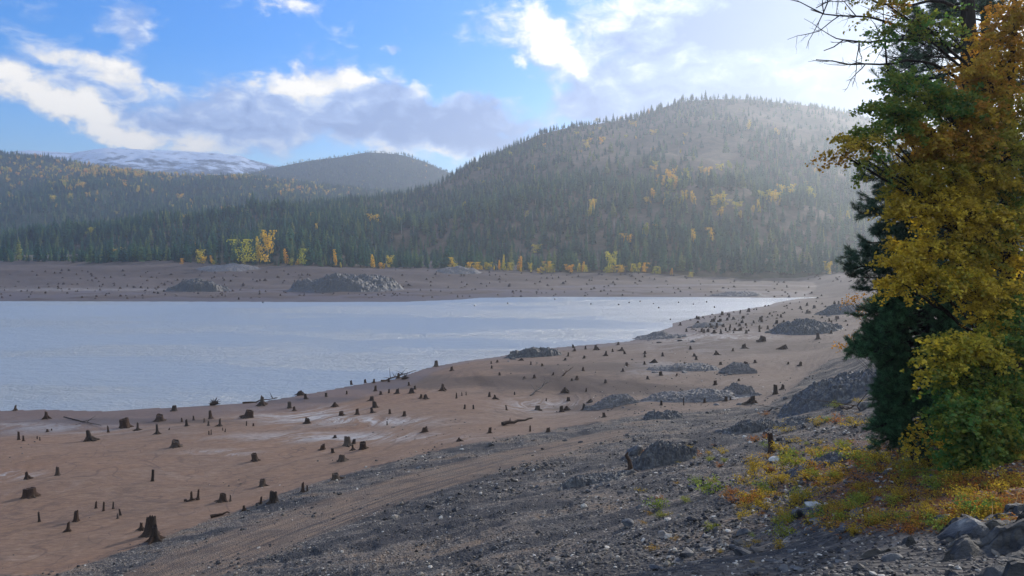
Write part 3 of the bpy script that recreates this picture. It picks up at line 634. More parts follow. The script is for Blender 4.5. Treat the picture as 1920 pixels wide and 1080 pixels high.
def rock(u, v, wpx, k, label, group=None, m=None, rz=None, tilt=0., name='rock', sz=1.0):
    p = hit(u, v)
    if p is None: return None
    s = wpx * .5 * p[1] / FPX; o = obj(name, m or RK[k % 6], None, (p[0], p[1], p[2] - .08 * s)); o.scale = (s, s, s * sz)
    o.rotation_euler = (tilt, tilt * .4, rng.uniform(0, 6.28) if rz is None else rz); return tag(o, label, 'rock', group)
for a in [(1455,862,34,0,'pale rounded rock at the foot of the leaning dark post',RKP),(1650,826+28,40,1,'dark angular rock alone on the red-brown leaf litter',None),(1750,894,34,2,'dark rock beside the yellow sapling on fallen leaves',None),
          (1765,974,44,3,'dark boulder below the green tree in fallen leaves',None),(1812,1008,120,0,'large dark block of rock at the edge of the layered foreground slab',None),(1525,950,46,2,'pale topped slab rock among yellow shrubs',RKP),
          (1520,966,60,4,'blue-black slab under the pale topped rock',None),(1622,748+18,44,0,'grey boulder under the dark conifer branches by the shore ridge',None),(1300,912,30,5,'dark flat rock below the leaning stump outcrop',None),
          (1290,1040,70,2,'long dark slab in the gravel at the bottom middle',None),(1180,985,50,1,'dark jagged rock in the gravel slope',None),(1245,1005,40,4,'grey rock beside dark slabs in the gravel slope',None)]:
    rock(a[0], a[1], a[2], a[3], a[4], 'boulders on the foreground slope', a[5])
rock(1188, 852, 46, 3, 'upright dark block standing at the left end of the large dark boulder outcrop', 'boulders on the foreground slope', sz=1.2)
for i in range(70):
    u, v = rng.uniform(1150, 1800), rng.uniform(860, 1075)
    if v < 1080 - (u - 1100) * .35: continue
    rock(u, v, rng.uniform(16, 50), i, 'dark slaty rock lying in the gravel of the foreground slope', 'dark rocks scattered on the foreground slope', sz=rng.uniform(.5, 1))
for i in range(40):
    u = rng.uniform(700, 1500); v = rng.uniform(800, 1040)
    if gmask(np.array(u), np.array(v)) < .8 or rmask(np.array(u), np.array(v)) > .2: continue
    rock(u, v, rng.uniform(8, 20), i, 'small dark stone lying on the grey gravel slope', 'small stones on the gravel slope')

def outcrop(u, v, wpx, hpx, label, seed, m=None, asp_=.6, rot=0., blk=.8, n=70, sharp=1.0):
    """a mound of broken bedrock rising from the ground; (u, v) its base centre"""
    c = hit(u, v); a = wpx * .5 * c[1] / FPX; H = hpx * c[1] / FPX * .58; b = a * asp_
    q = np.linspace(-1.15, 1.15, int(n * 1.6)); w = np.linspace(-1.15, 1.15, n); Q, Wd = np.meshgrid(q, w)
    cr_, sr = math.cos(rot), math.sin(rot); lx, ly = Q * a, Wd * b; X = c[0] + lx * cr_ - ly * sr; Y = c[1] + b * .6 + lx * sr + ly * cr_
    rad = np.hypot(Q, Wd) + .16 * fbm(Q * 2 + seed, Wd * 2, o=3, s=seed); dome = np.clip(1 - rad ** 2, 0, 1) ** (1.1 / sharp); dome = .7 * dome + .3 * sstep(0, .35, dome)
    k = 1 / max(a * .16, .25)
    nz = fbm(X * k * .5, Y * k * .5, o=5, s=seed + 4) * .2 + cells(X * k, Y * k, seed) * .2 * blk + cells(X * k * 2.3, Y * k * 2.3, seed + 9) * .2 * blk + cells(X * k * 5, Y * k * 5, seed + 19) * .14 * blk
    bd = (X * .5 - Y * .5) / (H * .35 + .05) + fbm(X * k * .4, Y * k * .4, o=3, s=seed + 30) * 1.5; nz = nz * .75 + (sstep(.6, 1, bd - np.floor(bd)) - (bd - np.floor(bd))) * .16
    Z = gz(X, Y) + H * dome * (1 + .35 * fbm(Q * 1.7, Wd * 1.7 + seed, o=2, s=seed)) + nz * H * np.clip(dome * 3, 0, 1) - .25 * (rad > 1.0) - sstep(.95, 1.1, rad) * .3
    cx, cy, cz = c[0], c[1] + b * .6, c[2]
    o = obj('rock_outcrop', mesh('rock_outcrop', np.stack([X - cx, Y - cy, Z - cz], -1).reshape(-1, 3), gridfaces(len(w), len(q)), m or M_rock, False), None, (cx, cy, cz))
    return tag(o, label, 'rock outcrop', 'rock outcrops around the drained lake')
OC = [(1000,669,110,26,'low grey rock mound jutting into the water at the middle shore',1,.5,0),(1150,762,100,28,'dark rock mound left of the long rubble ridge on the brown flat',2,.6,0),
 (1310,752,230,26,'long rubble ridge crossing the brown flat',3,.35,.1),(1385,742,70,30,'rounded right end knoll of the rubble ridge',4,.7,0),(1385,700,70,24,'low outcrop with a stump beside it above the rubble ridge',5,.6,0),
 (1290,695,150,18,'pale flat rubble patch behind the ridge with whitish stones',6,.5,0),(1525,625,140,38,'big grey rocky knoll on the right lake flat',8,.9,.5),(1585,588,90,26,'rocky rise farthest right on the lake flat',9,.8,.3),
 (1590,745,230,62,'steep slate ridge running down from the trees at right',10,.9,.75),(1245,785,80,20,'dark split outcrop at the edge of the gravel slope',12,.6,0),(1410,812,130,34,'dark jagged outcrop below two stumps on the slope',13,.6,.2),
 (1250,872,140,56,'large dark boulder outcrop in the middle of the gravel slope',14,.7,0),(1560,872,180,26,'low dark rock step between the shrubs',15,.5,.1),(1120,905,150,26,'blue-grey bedrock patch left of the large dark outcrop',16,.5,.2),
 (1500,795,120,24,'rock step under the orange shrubs',18,.6,0),(1240,635,110,16,'rough rocky point at the water edge by the inlet',19,.5,.2),(1330,612,70,10,'small rubble rise at the inlet corner',20,.5,.2),
 (365,546,110,34,'rocky mound on the far shore, smaller of the two',30,.8,0),(640,546,220,48,'largest rocky mound on the far shore',31,.9,0),(860,512,90,12,'pale rubble patch on the far shore below the trees',32,.7,0),
 (1390,556,100,12,'long low rock bank on the far right shore',33,.6,0),(420,505,120,9,'low rubble bank on the far shore above the smaller mound',34,.7,0),(690,848,60,0,None,0,0,0),(1700,1100,0,0,None,0,0,0)]
for (u, v, w, h, lab, sd_, as_, ro) in OC:
    if lab and w: outcrop(u, v, w, h, lab, sd_, M_rockd if sd_ in (1, 10, 12, 13, 14, 15, 16, 18, 30, 31, 9, 8) else None, as_, ro, n=80 if w > 120 else 56)
for (u, v, w, h, lab, sd_, as_, ro) in OC:
    if not lab or v < 560: continue
    for k_ in range(5):
        rock(u + rng.uniform(-.62, .62) * w, v + rng.uniform(-.5, .5) * h * .6 + 3, rng.uniform(.05, .13) * w + 3, k_, 'loose angular boulder at the foot of one of the rock outcrops', 'boulders at the feet of outcrops', sz=rng.uniform(.5, 1.1))
# the pale layered slab at the photographer's feet
def slab():
    cx, cy = 6.6, 7.0; X, Y = np.meshgrid(np.linspace(-4.4, 4.6, 260) + cx, np.linspace(-4.0, 4.6, 240) + cy)
    nx, ny = .581, -.814; dl = (X - 4.5) * nx + (Y - 8.15) * ny + fbm(X * .9, Y * .9, o=5, s=5) * .35   # inside is the near side of its edge
    ed = sstep(0, .35, dl) * sstep(0, .4, np.minimum(np.minimum(X - 2.4, 11 - X), np.minimum(Y - 3.2, 11.4 - Y)))
    w_ = fbm(X * .8, Y * .8, o=4, s=17) * .5; st = (X * .45 - Y * .75 + w_) * 3.2; fr_ = st - np.floor(st); stp = (np.floor(st) + sstep(.72, 1, fr_)) / 3.2
    Z = gz(X, Y, False) + .29 * ed + (stp - st / 3.2) * .28 + cells(X * 1.1 + Y * .5, Y * 1.9 - X * .6, 5) * .16 + cells(X * 3.1, Y * 4.2, 6) * .07 + cells(X * 9, Y * 11, 7) * .025 + fbm(X * 2, Y * 3, o=5, s=9) * .03 + fbm(X * .6, Y * .6, o=2, s=3) * .12 - (1 - ed) * .75
    o = obj('foreground_slab', mesh('foreground_slab', np.stack([X - cx, Y - cy, Z - 22], -1).reshape(-1, 3), gridfaces(240, 260), M_slab, False), None, (cx, cy, 22))
    tag(o, 'weathered dark grey layered rock slab in the bottom right corner under dry grass', 'rock slab')
def b_slab(t, p):
    g = geo(t); n = t.noise(t.mapping(g, rot=(0, 0, R(25)), scale=(.6, 2.5, 3)), 1.6, 10, .72); n2 = t.noise(g, 12, 6, .7)
    c = ramp(t, n, (.36, (.014, .014, .017)), (.5, (.045, .043, .042)), (.62, (.10, .094, .086)), (.76, (.30, .27, .235)))
    vo = t.new('ShaderNodeTexVoronoi', {'Vector': t.mapping(g, rot=(0, 0, R(30)), scale=(1, 2.6, 2)), 'Scale': 1.3}, feature='DISTANCE_TO_EDGE'); c = t.mix(t.mr(vo.outputs[0], 0, .035, .85, 0), c, (.015, .014, .014)); n = t.math('ADD', n, t.mr(vo.outputs[0], 0, .05, -.5, 0))
    c = t.mix(t.mr(n2, .4, .7, 0, .4), c, (.08, .08, .085)); t.l.new(c, p.inputs['Base Color']); bump(t, p, t.math('ADD', n, t.math('MULTIPLY', n2, .25)), .9, .08)
M_slab = mat('layered_rock', b_slab, .75, .3)
slab()

# gravel as stuff (angular fragments)
def place_uv(n, ur, vr, dens):
    """random points on the slope, thinning with distance"""
    u = rng.uniform(*ur, n); v = rng.uniform(*vr, n); k = rng.random(n) < dens(u, v); u, v = u[k], v[k]
    d0 = np.array([0, math.cos(PITCH), -math.sin(PITCH)]) * FPX; up = np.array([0, math.sin(PITCH), math.cos(PITCH)])
    D = d0 + np.array([1, 0, 0]) * (u - 960)[:, None] + up * (540 - v)[:, None]; D /= D[:, 1:2]
    # interpolate the hit distance from the ground grid: march along each ray
    s = np.full(len(u), 3.0); done = np.zeros(len(u), bool); step = 1.02; prev = s.copy()
    jt = np.clip(((np.arctan(D[:, 0]) - th[59]) / (th[60] - th[59])).round().astype(int) + 59, 59, 59 + 819)
    for _ in range(300):
        rad = s * np.hypot(D[:, 0], 1); ir = np.clip(np.searchsorted(rr, rad), 1, len(rr) - 1)
        below = CAMZ + D[:, 2] * s < GZ[ir, jt]; nd = below & ~done; done |= below; s = np.where(done, s, s * step)
        if done.all(): break
    s = s * 1.02 ** -rng.random(len(s)); X, Y = D[:, 0] * s, s; return X[done], Y[done], u[done], v[done]
fr_objs = []
for i, f in enumerate(FRAG):
    o = obj('stone', f, None, hit(1330 + i * 30, 1000 + i * 11)); o.scale = (.22,) * 3; tag(o, 'small angular slate fragment lying loose on the gravel slope', 'stone', 'loose slate fragments on the slope'); fr_objs.append(o)
def dg(u, v): return (.35 + .65 * sstep(-.35, .35, fbm(u * .012 + v * .01, v * .03 - u * .008, o=4, s=61))) * gmask(u, v) * (1 - .88 * rmask(u, v)) * np.where(v > np.interp(u, [200, 560, 950, 1300], [1135, 985, 862, 790]), 1, .55)
X, Y, uu, vv = place_uv(64000, (80, 1920), (700, 1085), dg)
Z = gz(X, Y); sz = np.minimum(rng.lognormal(-3.1, .5, len(X)), .2) * np.clip(Y / 26, .35, 1) * (1 + Y * .013) * (1 + .45 * fbm(X * .15, Y * .15, o=3, s=62))
keep = Y < 170; X, Y, Z, sz = X[keep], Y[keep], Z[keep], sz[keep]
o = gn_scatter('gravel', np.stack([X, Y, Z], -1), np.stack([sz, sz, sz], -1), rng.integers(0, 4, len(X)), fr_objs, rng.normal(0, .25, (len(X), 3)))
tag(o, 'grey slate gravel covering the foreground slope', 'gravel', kind='stuff')
OCP = [(a[0], a[1] - a[3] * .2, a[2] * .6, a[3] * .45 + 5) for a in OC if a[4]]
X, Y, uu, vv = place_uv(26000, (0, 1650), (495, 1080), lambda u, v: np.clip(sum(np.exp(-(((u - a) / b_) ** 2 + ((v - b) / c_) ** 2)) for a, b, b_, c_ in OCP), 0, 1) * 1.2 + .22 * (1 - gmask(u, v)) * sstep(.0, .5, fbm(u * .006, v * .02, o=3, s=33)) * .8)
Z = gz(X, Y); k = Z > .15; X, Y, Z = X[k], Y[k], Z[k]; sz = rng.lognormal(-3.0, .4, len(X)) * (1 + Y * .01)
tag(gn_scatter('pebbles', np.stack([X, Y, Z], -1), np.stack([sz, sz, sz], -1), rng.integers(0, 4, len(X)), fr_objs), 'scattered pebbles on the brown lakebed', 'pebbles', kind='stuff')

# ------------------------------------------------------------------ stumps
def stump_trunk(seed, top=.85, flare=1.5, jag=.08, n=22, lobes=5, hollow=True, lean=0.):
    """unit height, unit base radius"""
    r = np.random.default_rng(seed); zs = np.array([-.12, .0, .06, .14, .28, .5, .75, .95]); a = np.linspace(0, 2 * np.pi, n, endpoint=False)
    ph = r.uniform(0, 6.28); V = []
    jg = r.uniform(-1, 1, n) * jag + jag * 1.2 * np.sin(a + ph)
    for z in zs:
        q = max(z, 0); fl = 1 + (flare - 1) * math.exp(-q * 7); lob = 1 + .28 * math.exp(-q * 5) * np.cos(lobes * a + ph) + .06 * np.cos(3 * a + ph * 2)
        rad = (top + (1 - top) * (1 - q)) * fl * lob * (1 + .04 * r.uniform(-1, 1, n))
        zz = np.full(n, z) + (jg if z > .9 else jg * .3 * (z > .6)); V.append(np.stack([rad * np.cos(a) + lean * q, rad * np.sin(a), zz], -1))
    lst = V[-1].copy(); cen = lst.mean(0); inn = cen + (lst - cen) * np.array([.72, .72, 1]) + np.array([0, 0, .015]); V.append(inn)
    bot = cen + (lst - cen) * np.array([.6, .6, .3]) - np.array([0, 0, .12 if hollow else -.01]); V.append(bot)
    V = np.concatenate(V); F = gridfaces(len(zs) + 2, n, True); c = len(V); V = np.vstack([V, bot.mean(0)])
    k = c - n; T = np.stack([np.arange(n) + k, (np.arange(n) + 1) % n + k, np.full(n, c)], -1)
    return mesh('trunk', V, [F, T], M_wood, False)
def root_mesh(seed, L=2.2, r0=.36, up=.26):
    r = np.random.default_rng(seed); q = np.linspace(0, 1, 9); x = .55 + q * L; y = np.cumsum(r.uniform(-.12, .12, 9)); z = up * np.exp(-q * 3.2) * 1.6 - .12 * q + .02 * r.uniform(-1, 1, 9)
    m = MB(); m.tube(np.stack([x, y, z], -1), r0 * (1 - q) ** .8 + .03, 6)
    j = 5; m.tube([(x[j], y[j], z[j]), (x[j] + .35, y[j] + .3, z[j] - .03), (x[j] + .6, y[j] + .5, z[j] - .1)], [.11, .07, .02], 5)
    return m.mesh('root', M_wood, True)
TR = {'wide': [stump_trunk(1, .8, 1.45, .07), stump_trunk(2, .72, 1.6, .10), stump_trunk(3, .88, 1.3, .05)],
      'tall': [stump_trunk(4, .78, 1.5, .05, lobes=4), stump_trunk(5, .7, 1.7, .09, lobes=3, lean=.3), stump_trunk(6, .75, 1.8, .04, lobes=5)],
      'post': [stump_trunk(7, .8, 1.25, .03, 12, 3, False, .25), stump_trunk(8, .72, 1.5, .05, 12, 4, False, -.2)],
      'rooty': [stump_trunk(9, .68, 1.9, .09, lobes=5, lean=.2), stump_trunk(10, .6, 2.1, .06, lobes=4)]}
RT = [root_mesh(30 + i, L) for i, L in enumerate((1.3, 1.9, 2.6, 1.6))]
SG = 'tree stumps on the drained lakebed'
def stump_at(p, h, w, kind, label, group=SG, parts=True, tilt=0.0, name='tree_stump'):
    tm = TR[kind][rng.integers(0, len(TR[kind]))]; s = w * .5 * .8
    if not parts:
        o = obj(name, tm, None, p)
    else:
        o = empty(name, p)
        tb = obj('trunk', tm, o)
        nr = {'wide': 4, 'tall': 3, 'post': 2, 'rooty': 5}[kind]; a0 = rng.uniform(0, 6.28)
        for k in range(nr):
            q = obj('root', RT[rng.integers(0, 4)], o); q.rotation_euler = (0, 0, a0 + 6.283 * k / nr + rng.uniform(-.4, .4)); f = {'rooty': 1.5, 'wide': .85}.get(kind, 1.0); q.scale = (f, f, min(f * s / h * 1.7, 1.1))
    o.scale = (s, s * rng.uniform(.85, 1.1), h); o.rotation_euler = (rng.normal(0, .07), tilt + rng.normal(0, .07), rng.uniform(0, 6.28) if tilt == 0 else 0); return tag(o, label, 'stump', group)
ST = [ # u, v(base), height px, width px, kind, label
 (283,1003,35,27,'wide','biggest thick stump at lower left on the gravel edge'),(291,1014,30,17,'rooty','twisted stump standing against the biggest stump at lower left'),(265,994,15,9,'rooty','small ragged root stub left of the biggest stump'),
 (57,931,17,30,'wide','broad low stump near the left edge of the brown flat'),(108,891,15,9,'wide','upright stump above the broad low one at left'),(52,898,14,9,'rooty','pointed stump close to the left edge of the photo'),
 (286,902,23,7,'post','lone thin upright post on the open brown flat'),(493,911,13,15,'wide','small cone-shaped stump near the dirt track bend'),(479,864,15,16,'wide','flared stump amid curved tyre marks'),(330,838,13,21,'wide','squat stump alone below the row of lakeside posts'),
 (235,802,18,22,'wide','blocky dark stump left of centre near the water'),(169,826,20,13,'rooty','stump with spreading roots left of the blocky one'),(300,789,12,20,'wide','wide flat-topped stump near the waterline'),(326,770,10,12,'wide','stump on the water edge behind the flat-topped one'),
 (395,785,15,9,'tall','tall narrow stump in the group of posts near the water'),(466,783,14,21,'wide','large stump with a slanting left side near the waterline'),(491,760,17,11,'rooty','waterside stump with long sprawling roots both ways'),(28,770,10,6,'rooty','tiny stump at the waterline, leftmost in view'),
 (87,785,14,9,'rooty','reddish ragged stump near the left shoreline'),(350,799,13,6,'tall',None),(363,788,9,4,'post',None),(341,791,8,4,'post',None),(383,792,8,4,'post',None),(391,798,9,5,'post',None),(412,799,14,6,'rooty',None),
 (295,814,18,7,'rooty',None),(258,807,14,6,'rooty',None),(203,811,12,5,'tall',None),(35,825,16,6,'post',None),(44,827,11,5,'post',None),(70,823,6,3,'post',None),(75,826,7,3,'post',None),(89,810,6,5,'tall',None),(97,807,4,3,'post',None),
 (180,953,14,5,'post','leftmost of three thin posts in a row on the lower left flat'),(194,958,18,5,'post','middle and tallest of three thin posts in a row on the lower left flat'),(212,954,14,4,'post','rightmost of three thin posts in a row on the lower left flat'),
 (74,978,19,6,'post','slanting post at far lower left'),(143,977,20,12,'tall','thick stump between the slanting post and the row of three posts'),(127,996,18,8,'rooty','lowest thin rooty stump below the thick one'),(221,972,9,5,'tall','low half of a close pair of small posts'),(226,966,13,5,'post','taller half of a close pair of small posts'),
 (359,938,17,6,'post','left one of two near posts beside a driftwood stick'),(371,937,20,6,'post','right and taller one of two near posts'),(417,940,15,17,'wide','block-shaped stump with sheer sides beside a short post'),(432,940,13,4,'post','short post right of the block-shaped stump'),
 (489,944,15,6,'rooty','thin stump between the block stump and the broad one'),(513,942,22,20,'wide','broad leaning stump at the gravel edge'),(458,958,11,7,'rooty','small stub on the gravel edge'),(568,923,18,8,'tall','stump with a small companion on the gravel bank'),(576,921,12,4,'post','thin companion post on the gravel bank'),
 (605,843,10,13,'wide',None),(624,849,9,8,'wide',None),(576,794,10,14,'wide',None),(543,765,12,9,'wide',None),(552,770,8,7,'tall',None),(573,747,9,6,'tall',None),(563,741,9,11,'rooty','ragged root stump on the shoreline crest'),(612,744,8,4,'tall',None),(628,763,8,7,'tall',None),(628,821,5,8,'wide',None),
 (396,815,10,3,'post',None),(392,815,8,3,'post',None),(418,807,6,2.5,'post',None),(422,810,7,2.5,'post',None),(475,799,6,4,'post',None),(462,798,9,3,'post',None),(317,806,4,3,'post',None),
 (642,864,12,19,'wide','stump below the tight trio of stumps'),(630,899,12,18,'wide','lone stump close above the stony track'),(681,842,14,16,'wide','stump with sloping top, right of the tight trio'),(652,835,17,18,'wide','tallest of the tight trio of stumps'),(663,832,9,8,'wide','short stump joined to the right of the trio'),(662,844,10,6,'rooty','thin rooty stump under the trio'),
 (797,810,10,15,'wide','isolated squat stump on the middle flat'),(918,812,11,8,'tall','upright small stump on the middle flat near the gravel'),(994,809,12,4,'post','thin post right of the fallen log'),(1028,811,10,11,'wide','stump at gravel edge right of the thin post'),(861,827,7,7,'rooty',None),
 (1008,769,9,13,'wide','wide stump near the pale water trickle'),(1053,772,11,11,'wide','left stump of a touching pair by the water trickle'),(1063,769,8,8,'rooty','right stump of a touching pair by the water trickle'),(1094,768,11,7,'tall','stump between the touching pair and the dark rock mound'),(1133,782,9,8,'tall','stump below the dark rock mound'),(1066,752,8,8,'wide',None),
 (950,769,10,4,'post',None),(888,767,9,4,'post',None),(871,767,9,5,'post',None),(856,747,11,4,'post',None),(866,742,7,2.5,'post',None),(874,741,7,2.5,'post',None),(798,748,8,10,'wide',None),(789,747,8,7,'tall',None),(758,780,9,8,'tall',None),(731,776,9,6,'tall',None),
 (698,774,11,7,'tall',None),(703,764,12,12,'wide',None),(670,777,11,8,'tall',None),(640,779,8,12,'wide',None),(628,762,8,8,'rooty',None),(697,751,8,10,'wide',None),(714,740,7,6,'tall',None),(745,738,9,9,'wide',None),(772,737,9,11,'wide',None),(778,730,7,5,'tall',None),(704,733,10,6,'tall',None),(729,737,8,4,'tall',None),
 (830,732,12,9,'rooty','stump with wide spreading roots at the foot of the dark bank'),(767,723,7,5,'tall',None),(659,722,9,6,'tall',None),(685,718,7,6,'tall',None),(701,718,8,5,'tall',None),(729,716,7,5,'tall',None),(747,709,9,7,'wide','stump at the waterline beside tangled driftwood'),(818,687,11,9,'tall','stump standing out on the shoreline at the dark bank'),(847,695,8,7,'tall',None),
 (726,797,8,3,'post',None),(918,744,9,6,'tall',None),(928,748,8,6,'rooty',None),(965,740,6,3,'post',None),(1002,709,7,6,'tall',None),(1099,734,7,4,'post',None),(1135,718,7,6,'wide',None),(1107,754,6,7,'rooty',None),(1060,735,9,9,'rooty',None),(650,739,7,4,'post',None),(611,743,7,4,'post',None),(574,748,10,6,'tall',None),
 (1454,739,18,11,'tall','tall stump standing at the foot of the steep slate ridge'),(1467,730,9,8,'tall','short stump right behind the tall one at the slate ridge foot'),(1410,757,15,13,'rooty','ragged dark stump at the end of the brown strip'),(1361,752,9,8,'wide','stump on the brown strip below the rubble ridge'),(1370,750,6,4,'post','tiny stub beside the stump on the brown strip'),(1321,755,8,6,'tall','left stump on the brown strip below the rubble ridge'),
 (1282,760,15,2.5,'post','very thin upright stick on the brown strip'),(1398,690,12,12,'wide','dark stump on the outcrop above the rubble ridge'),(1341,722,9,9,'wide','stump on top of the rubble ridge'),(1239,704,8,9,'wide',None),(1344,665,8,7,'rooty',None),(1429,640,10,15,'wide','broad stump left of the big rocky knoll'),
 (1471,654,8,10,'rooty',None),(1534,636,12,8,'tall','upright pale-sided stump right of the big rocky knoll'),(1549,621,7,6,'tall',None),(1395,653,8,11,'wide',None),(1500,686,8,7,'tall',None),(1136,667,9,6,'rooty',None),(1166,658,7,6,'rooty',None),(1159,647,6,6,'tall',None),(1227,680,7,7,'rooty',None),
 (1024,752,6,3,'post',None),(1240,760,9,6,'tall',None),(1478,683,5,5,'wide',None),(1075,652,6,5,'tall',None),(1065,668,8,4,'post',None),(997,668,6,4,'rooty',None),(978,676,5,5,'rooty',None),(995,684,6,4,'tall',None),(1037,703,5,4,'tall',None),(1118,656,9,8,'rooty',None),(1098,655,7,4,'tall',None),(921,682,5,4,'tall',None),(922,691,6,4,'tall',None)]
REG = lambda u, v: ('small dark stump near the left waterline of the brown flat' if u < 480 else 'dark stump in the crowded stump field along the middle shoreline' if u < 840 else 'small dark stump on the middle flat below the dark bank' if v > 733 else 'small stump on the raised lakebed shelf behind the dark bank')
for (u, v, h, w, k, lab) in ST:
    p = hit(u, v)
    if p is None: continue
    s = p[1] / FPX; stump_at((p[0], p[1], p[2] - .03), h * s * 1.02, w * s, k, lab or REG(u, v), SG if lab else 'small stumps: ' + REG(u, v).split(' ', 1)[1])
# leaning post and curved root near the big outcrop
p = hit(1448, 850); s = p[1] / FPX; stump_at((p[0], p[1], p[2] - .1), 42 * s, 15 * s, 'tall', 'black leaning stump post beside the orange shrubs', tilt=-.18)
p = hit(1182, 884); s = p[1] / FPX
m = MB(); m.tube(np.array([(0, 0, -.1), (-.02, 0, .5), (-.1, .05, .9), (-.35, .1, 1.35), (-.2, .1, 1.6)]) * 34 * s / 1.5, np.array([.22, .16, .13, .12, .05]) * 34 * s / 1.2, 8)
for a in range(5): m.tube(np.array([(0, 0, .1), (math.cos(a * 1.3) * .4, math.sin(a * 1.3) * .4, .05), (math.cos(a * 1.3) * .9, math.sin(a * 1.3) * .9, -.1)]) * 34 * s / 1.5, np.array([.14, .09, .02]) * 34 * s / 1.2, 6)
tag(obj('bent_stump', m.mesh('bent_stump', M_wood, True), None, p), 'bent dark root stump in front of the large dark boulder outcrop', 'stump')
# far and small stumps
nleft = 300 - len(ST); far_pts = []
def rnd_stumps(n, ur, vr, ok=lambda u, v: True):
    k = 0
    for _ in range(n * 6):
        if k >= n: break
        u, v = rng.uniform(*ur), rng.uniform(*vr)
        if not ok(u, v): continue
        p = hit(u, v)
        if p is None or p[2] < .05: continue
        far_pts.append(p); k += 1
rnd_stumps(75, (1270, 1590), (567, 628), lambda u, v: v > 566 + (1590 - u) * .10)
rnd_stumps(30, (930, 1420), (655, 715)); n_near = len(far_pts)
for i, p in enumerate(far_pts):
    s = p[1] / FPX; k = ('wide', 'tall', 'rooty')[rng.integers(0, 3)]
    stump_at((p[0], p[1], p[2] - .03), rng.uniform(4, 7.5) * s, rng.uniform(4, 7.5) * s, k, 'small dark stump among many on the narrowing lake flat at right', 'stumps on the right lake flat', parts=False)
far_pts.clear()
rnd_stumps(nleft - n_near - 2, (0, 1590), (535, 562)); 
for p in far_pts:
    s = p[1] / FPX; stump_at((p[0], p[1], p[2] - .05), rng.uniform(2, 4.5) * s, rng.uniform(2.5, 5.5) * s, ('wide', 'rooty')[rng.integers(0, 2)], 'tiny dark stump dotting the far shore flat across the water', 'stumps on the far shore', parts=False)
far_pts.clear()
rnd_stumps(420, (0, 1600), (508, 560)); rnd_stumps(120, (1280, 1590), (566, 625))
P = np.array(far_pts); pst = [next(o for o in C.objects if o.type == 'MESH' and o.data is m) for m in (TR['wide'][0], TR['wide'][1], TR['rooty'][0]) if any(o.data is m for o in C.objects)]
w = rng.uniform(1.5, 4.2, len(P)) * P[:, 1] / FPX * .5; hh = rng.uniform(1.2, 3.4, len(P)) * P[:, 1] / FPX
tag(gn_scatter('distant_stumps', P, np.stack([w, w, hh], -1), rng.integers(0, len(pst), len(P)), pst), 'countless tiny stumps speckling the far lake flats', 'stumps', kind='stuff')
# stumps standing in the shallow water
for (u, v) in [(493, 568), (1160, 572), (1272, 568), (1235, 578), (1108, 571), (1040, 562), (1200, 566), (1300, 571), (1257, 600), (1340, 577), (890, 574), (952, 570), (1180, 568), (1225, 570), (1325, 567)]:
    p = Pz(u, v, 0.); s = p[1] / FPX; stump_at((p[0], p[1], -.35), rng.uniform(1.6, 3) * s + .35, rng.uniform(2.5, 4) * s, 'tall', 'tiny dark stump poking out of the shallow water', 'stumps standing in the water', parts=False)
# driftwood
def drift(u0, v0, u1, v1, r, label, up=.2, br=3, seed=0, mt=None):
    a = hit(u0, v0); b = hit(u1, v1)
    if a is None or b is None: return
    rr_ = np.random.default_rng(seed); q = np.linspace(0, 1, 9)[:, None]; P = a + (b - a) * q; P[:, 2] = gz(P[:, 0], P[:, 1]) + r * .7 + up * q[:, 0] + rr_.normal(0, r * .3, 9)
    L = np.linalg.norm(b - a); m = MB(); m.tube(P - a, r * (1 - .7 * q[:, 0]), 7)
    for k in range(br):
        j = rr_.integers(2, 8); d = rr_.normal(0, 1, 3); d[2] = abs(d[2]) * .6; d *= L * .16; m.tube([P[j] - a, P[j] - a + d * .5 + (0, 0, .05), P[j] - a + d], [r * .4, r * .25, r * .08], 5)
    tag(obj('driftwood', m.mesh('driftwood', mt or M_wood, True), None, a), label, 'driftwood')
drift(942, 798, 998, 794, .28, 'fallen dark log lying on the middle flat beside a stump', .5, 4, 1)
drift(455, 757, 520, 750, .16, 'long bare root log stretched along the waterline by the sprawling stump', .2, 5, 2)
drift(715, 716, 780, 702, .18, 'tangled driftwood branches at the waterline under the dark bank', .8, 9, 3)
drift(995, 742, 1030, 730, .14, 'pale twiggy snag lying at the foot of the dark bank', 1.6, 9, 4, M_drift)
drift(1055, 705, 1070, 700, .14, 'small fallen branch on the raised shelf', .8, 6, 5)
drift(345, 941, 372, 938, .12, 'driftwood stick at the foot of two near posts', .05, 1, 6)
drift(395, 971, 430, 964, .16, 'short dark log half buried at the gravel edge', .05, 1, 7)
drift(120, 770+12, 190, 800, .1, 'thin sticks by the left shoreline', .1, 2, 8)
drift(1430, 772, 1470, 776, .16, 'bleached fallen root on the dark outcrop below two stumps', .3, 3, 9, M_drift)
drift(1575, 760, 1612, 790, .10, 'dead branch leaning beside the grey boulder under the conifer', .9, 5, 10)
drift(1512, 868, 1590, 858, .07, 'thin dark branch lying on the red-brown litter', .05, 3, 11)
def rootwad(u, v, w, label, seed):
    p = hit(u, v); s = w * p[1] / FPX; r = np.random.default_rng(seed); m = MB(); m.tube(np.array([(-.35, 0, .05), (0, 0, .12), (.2, 0, .16)]) * s, np.array([.10, .12, .10]) * s, 8)
    for k in range(18):
        a = r.uniform(-.3, 3.4); d = np.array([math.cos(a), r.uniform(-.4, .4), math.sin(a)]) * r.uniform(.25, .5); m.tube(np.array([(0, 0, .15), d * .5 + (0, 0, .17 + r.uniform(-.05, .05)), d + (0, 0, .12)]) * s, np.array([.045, .025, .008]) * s, 5)
    tag(obj('rootwad', m.mesh('rootwad', M_wood, True), None, p), label, 'root mass')
rootwad(403, 760, 26, 'upturned spiky root mass silhouetted at the waterline', 3)
